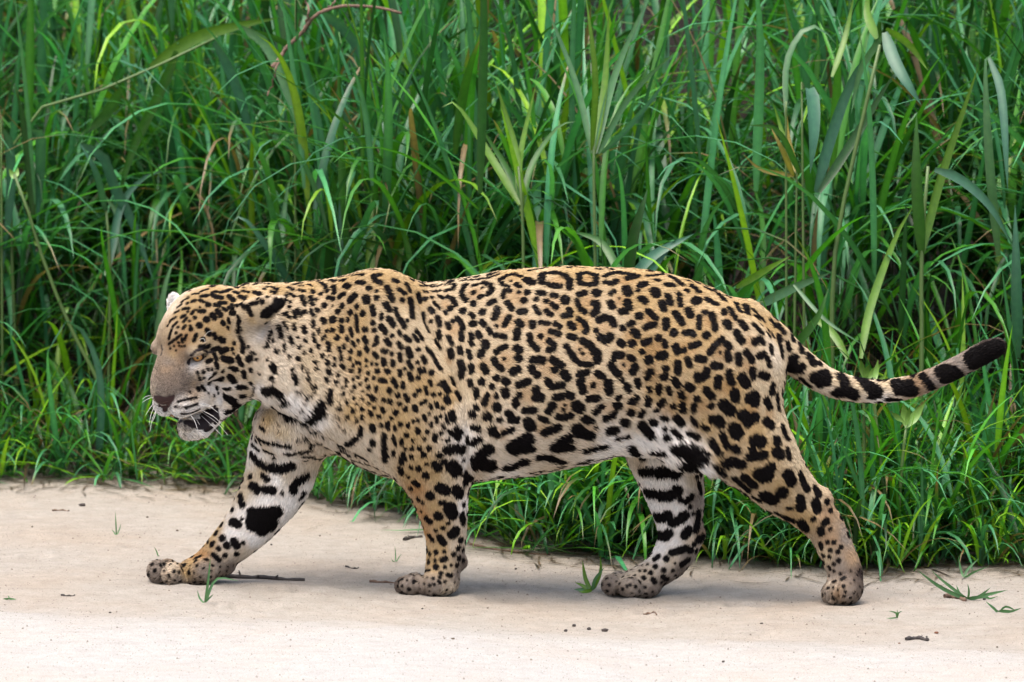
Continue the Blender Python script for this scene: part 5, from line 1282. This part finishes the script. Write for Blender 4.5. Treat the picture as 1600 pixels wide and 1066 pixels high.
for u, v, r, k, lab in ((50, 824, 2.4, 1, 'small brown clod alone on the sand at the left, below the grass edge'), (230, 809, 2.6, 1, 'small brown clod left of the raised far foreleg wrist'), (277, 830, 3.0, 1, 'brown crumb with a dark side just ahead of the far foreleg shin'),
                        (424, 852, 2.6, 0, 'dark crumb behind the far foreleg, above the bark stick'), (500, 838, 2.4, 1, 'brown crumb midway between the two forelegs'), (660, 952, 2.2, 0, 'dark speck in front of the near front paw'), (806, 890, 3.0, 0, 'dark crumb under the middle of the belly'),
                        (762, 951, 2.2, 1, 'brown speck on the sand right of the near front paw'), (1130, 875, 2.6, 1, 'brown crumb between the two hind feet'), (1190, 975, 2.2, 0, 'dark speck on the sand left of the near hind paw'), (172, 958, 2.4, 0, 'dark speck on the lip of the pale sand at left'),
                        (708, 999, 2.6, 1, 'brown crumb on the pale sand left of the clod row'), (1130, 1035, 3.0, 0, 'dark crumb near the bottom border right of centre'), (1558, 1012, 2.4, 1, 'brown crumb on the pale sand at far right')):
    clod(u, v, r, k, lab, None, 'crumb', 'crumb')
# coarse grains and crumbs nobody could count
V, F, nn = [], [], 0
rg = np.random.RandomState(3)
for _ in range(14000):
    x = rg.uniform(-1.5, 1.5); y = rg.uniform(-1.7, 1.0) if rg.rand() < .6 else edge_y(x) - abs(rg.normal(0, .22)); y = min(y, edge_y(x) + .1)
    s_ = rg.uniform(.0006, .0018) + (.0016 if rg.rand() < .03 else 0); z = ground_z(x, y)
    a = rg.uniform(0, 6.28); ca_, sa_ = math.cos(a), math.sin(a)
    for dx, dy, dz in ((-1, -.6, 0), (1, -.5, 0), (.2, .9, 0), (0, 0, 1.1)):
        V.append((x + s_ * (dx * ca_ - dy * sa_), y + s_ * (dx * sa_ + dy * ca_), z + s_ * dz - .0002))
    F += [(nn, nn + 1, nn + 3), (nn + 1, nn + 2, nn + 3), (nn + 2, nn, nn + 3)]; nn += 4
gr = NT('grit'); a_ = gr.noise(300, 2); gr.l(gr.ramp(a_.outputs[0], [(.35, (.03, .022, .018)), (.65, (.18, .135, .10))]).outputs[0], gr.bsdf.inputs['Base Color']); gr.bsdf.inputs['Roughness'].default_value = .9
go = link('grit', mesh_from('grit', V, F, False), None, gr.m); tag(go, 'coarse dark grains scattered through the pale sand'); go['kind'] = 'stuff'
# dry litter along the foot of the grass
lit = Leaves()
nL = 2200; x = rg.uniform(-1.5, 1.5, nL); y = edge_y(x) + rg.normal(-.05, .15, nL)
r0 = np.stack([x, y, ground_z(x, y) + .004], 1)
P = arcs(rg, r0, rg.uniform(0, 6.28, nL), np.full(nL, 1.5), rg.uniform(-.1, .1, nL), rg.uniform(.02, .13, nL), 5, .6)
P[..., 2] = ground_z(P[..., 0], P[..., 1]) + .004
lit.spine(P, rg.uniform(.002, .005, nL), np.array([.09, .06, .038]) * rg.uniform(.3, 1.3, (nL, 1)))
lo_ = lit.build('litter', LEAF); tag(lo_, 'dry straw bits strewn along the grass edge'); lo_['kind'] = 'stuff'

# ---- seedlings on the sand: each a thing with its leaves
def sprout(base, leaves, label, cat='seedling', name='grass_seedling', group=None):
    """base pixel on the sand; leaves (end pixel, mid pixel, width, shade)"""
    b0 = on_sand(*base); root = empty(name, b0); tag(root, label, cat, group); ym = b0[1]
    for mid_, end, w, sh in leaves:
        me = leaf_mesh([base, mid_, end], w * .72 * PX, sh, ym, bow=.012, roll=rh.uniform(-.4, .4), k=8)
        o = link('leaf', me, root, LEAF); o.location = -b0
    return root
sprout((320, 944), [((325, 910), (329, 870), 6, 'p'), ((338, 905), (374, 908), 6, 'p'), ((312, 935), (308, 922), 4, 'p'), ((324, 938), (334, 928), 4, 'p')], 'thin green seedling standing before the forward front paw')
sprout((182, 838), [((181, 815), (180, 798), 3.5, 'p'), ((187, 826), (189, 818), 3, 'p'), ((177, 830), (174, 828), 3, 'p')], 'tiny thin seedling on the sand left of the far leg')
sprout((618, 880), [((618, 866), (617, 853), 3, 'p'), ((624, 870), (628, 865), 2.5, 'p'), ((613, 876), (612, 872), 2, 'p')], 'tiny seedling on the sand behind the near front paw')
sprout((248, 872), [((244, 860), (240, 866 - 12), 3, 'g')], 'single blade sticking up behind the forward toes')
sprout((925, 925), [((915, 905), (910, 876), 10, 'y'), ((938, 895), (938, 868), 9, 'y'), ((910, 915), (898, 910), 9, 'y'), ((905, 928), (897, 932), 10, 'p'), ((918, 928), (904, 926), 8, 'y'), ((930, 905), (945, 886), 7, 'p')], 'broad bladed green tuft touching the far hind paw', 'grass tuft', 'grass_tuft')
sprout((1512, 938), [((1470, 918), (1432, 890), 9, 'p'), ((1470, 905), (1455, 890), 7, 'p'), ((1500, 928), (1494, 914), 6, 'p'), ((1540, 930), (1575, 922), 8, 'p'), ((1530, 932), (1548, 918), 7, 'p'), ((1514, 925), (1512, 912), 5, 'p'), ((1530, 940), (1560, 932), 7, 'p')], 'spreading green grass tuft on the sand at right', 'grass tuft', 'grass_tuft')
sprout((1560, 958), [((1552, 950), (1540, 940), 6, 'p'), ((1578, 956), (1597, 950), 6, 'p'), ((1566, 960), (1580, 966), 5, 'p'), ((1572, 948), (1590, 956), 5, 'p')], 'small flat tuft at the right picture border', 'grass tuft', 'grass_tuft')
sprout((1401, 968), [((1400, 958), (1388, 955), 4, 'p'), ((1404, 958), (1410, 955), 4, 'p'), ((1396, 972), (1384, 978), 3, 'p'), ((1402, 958), (1402, 952), 4, 'p')], 'little dark weed seedling right of the near hind paw')
sprout((14, 938), [((10, 936), (4, 936), 4, 'p'), ((18, 936), (26, 937), 4, 'p'), ((14, 934), (12, 930), 3, 'p')], 'tiny flat tuft on the sand at the left border', 'grass tuft', 'grass_tuft')
sprout((1506, 905), [((1500, 885), (1498, 868), 5, 'p'), ((1512, 890), (1530, 872), 6, 'p'), ((1520, 895), (1545, 885), 5, 'p')], 'upright pale seedling at the grass edge above the right tuft')
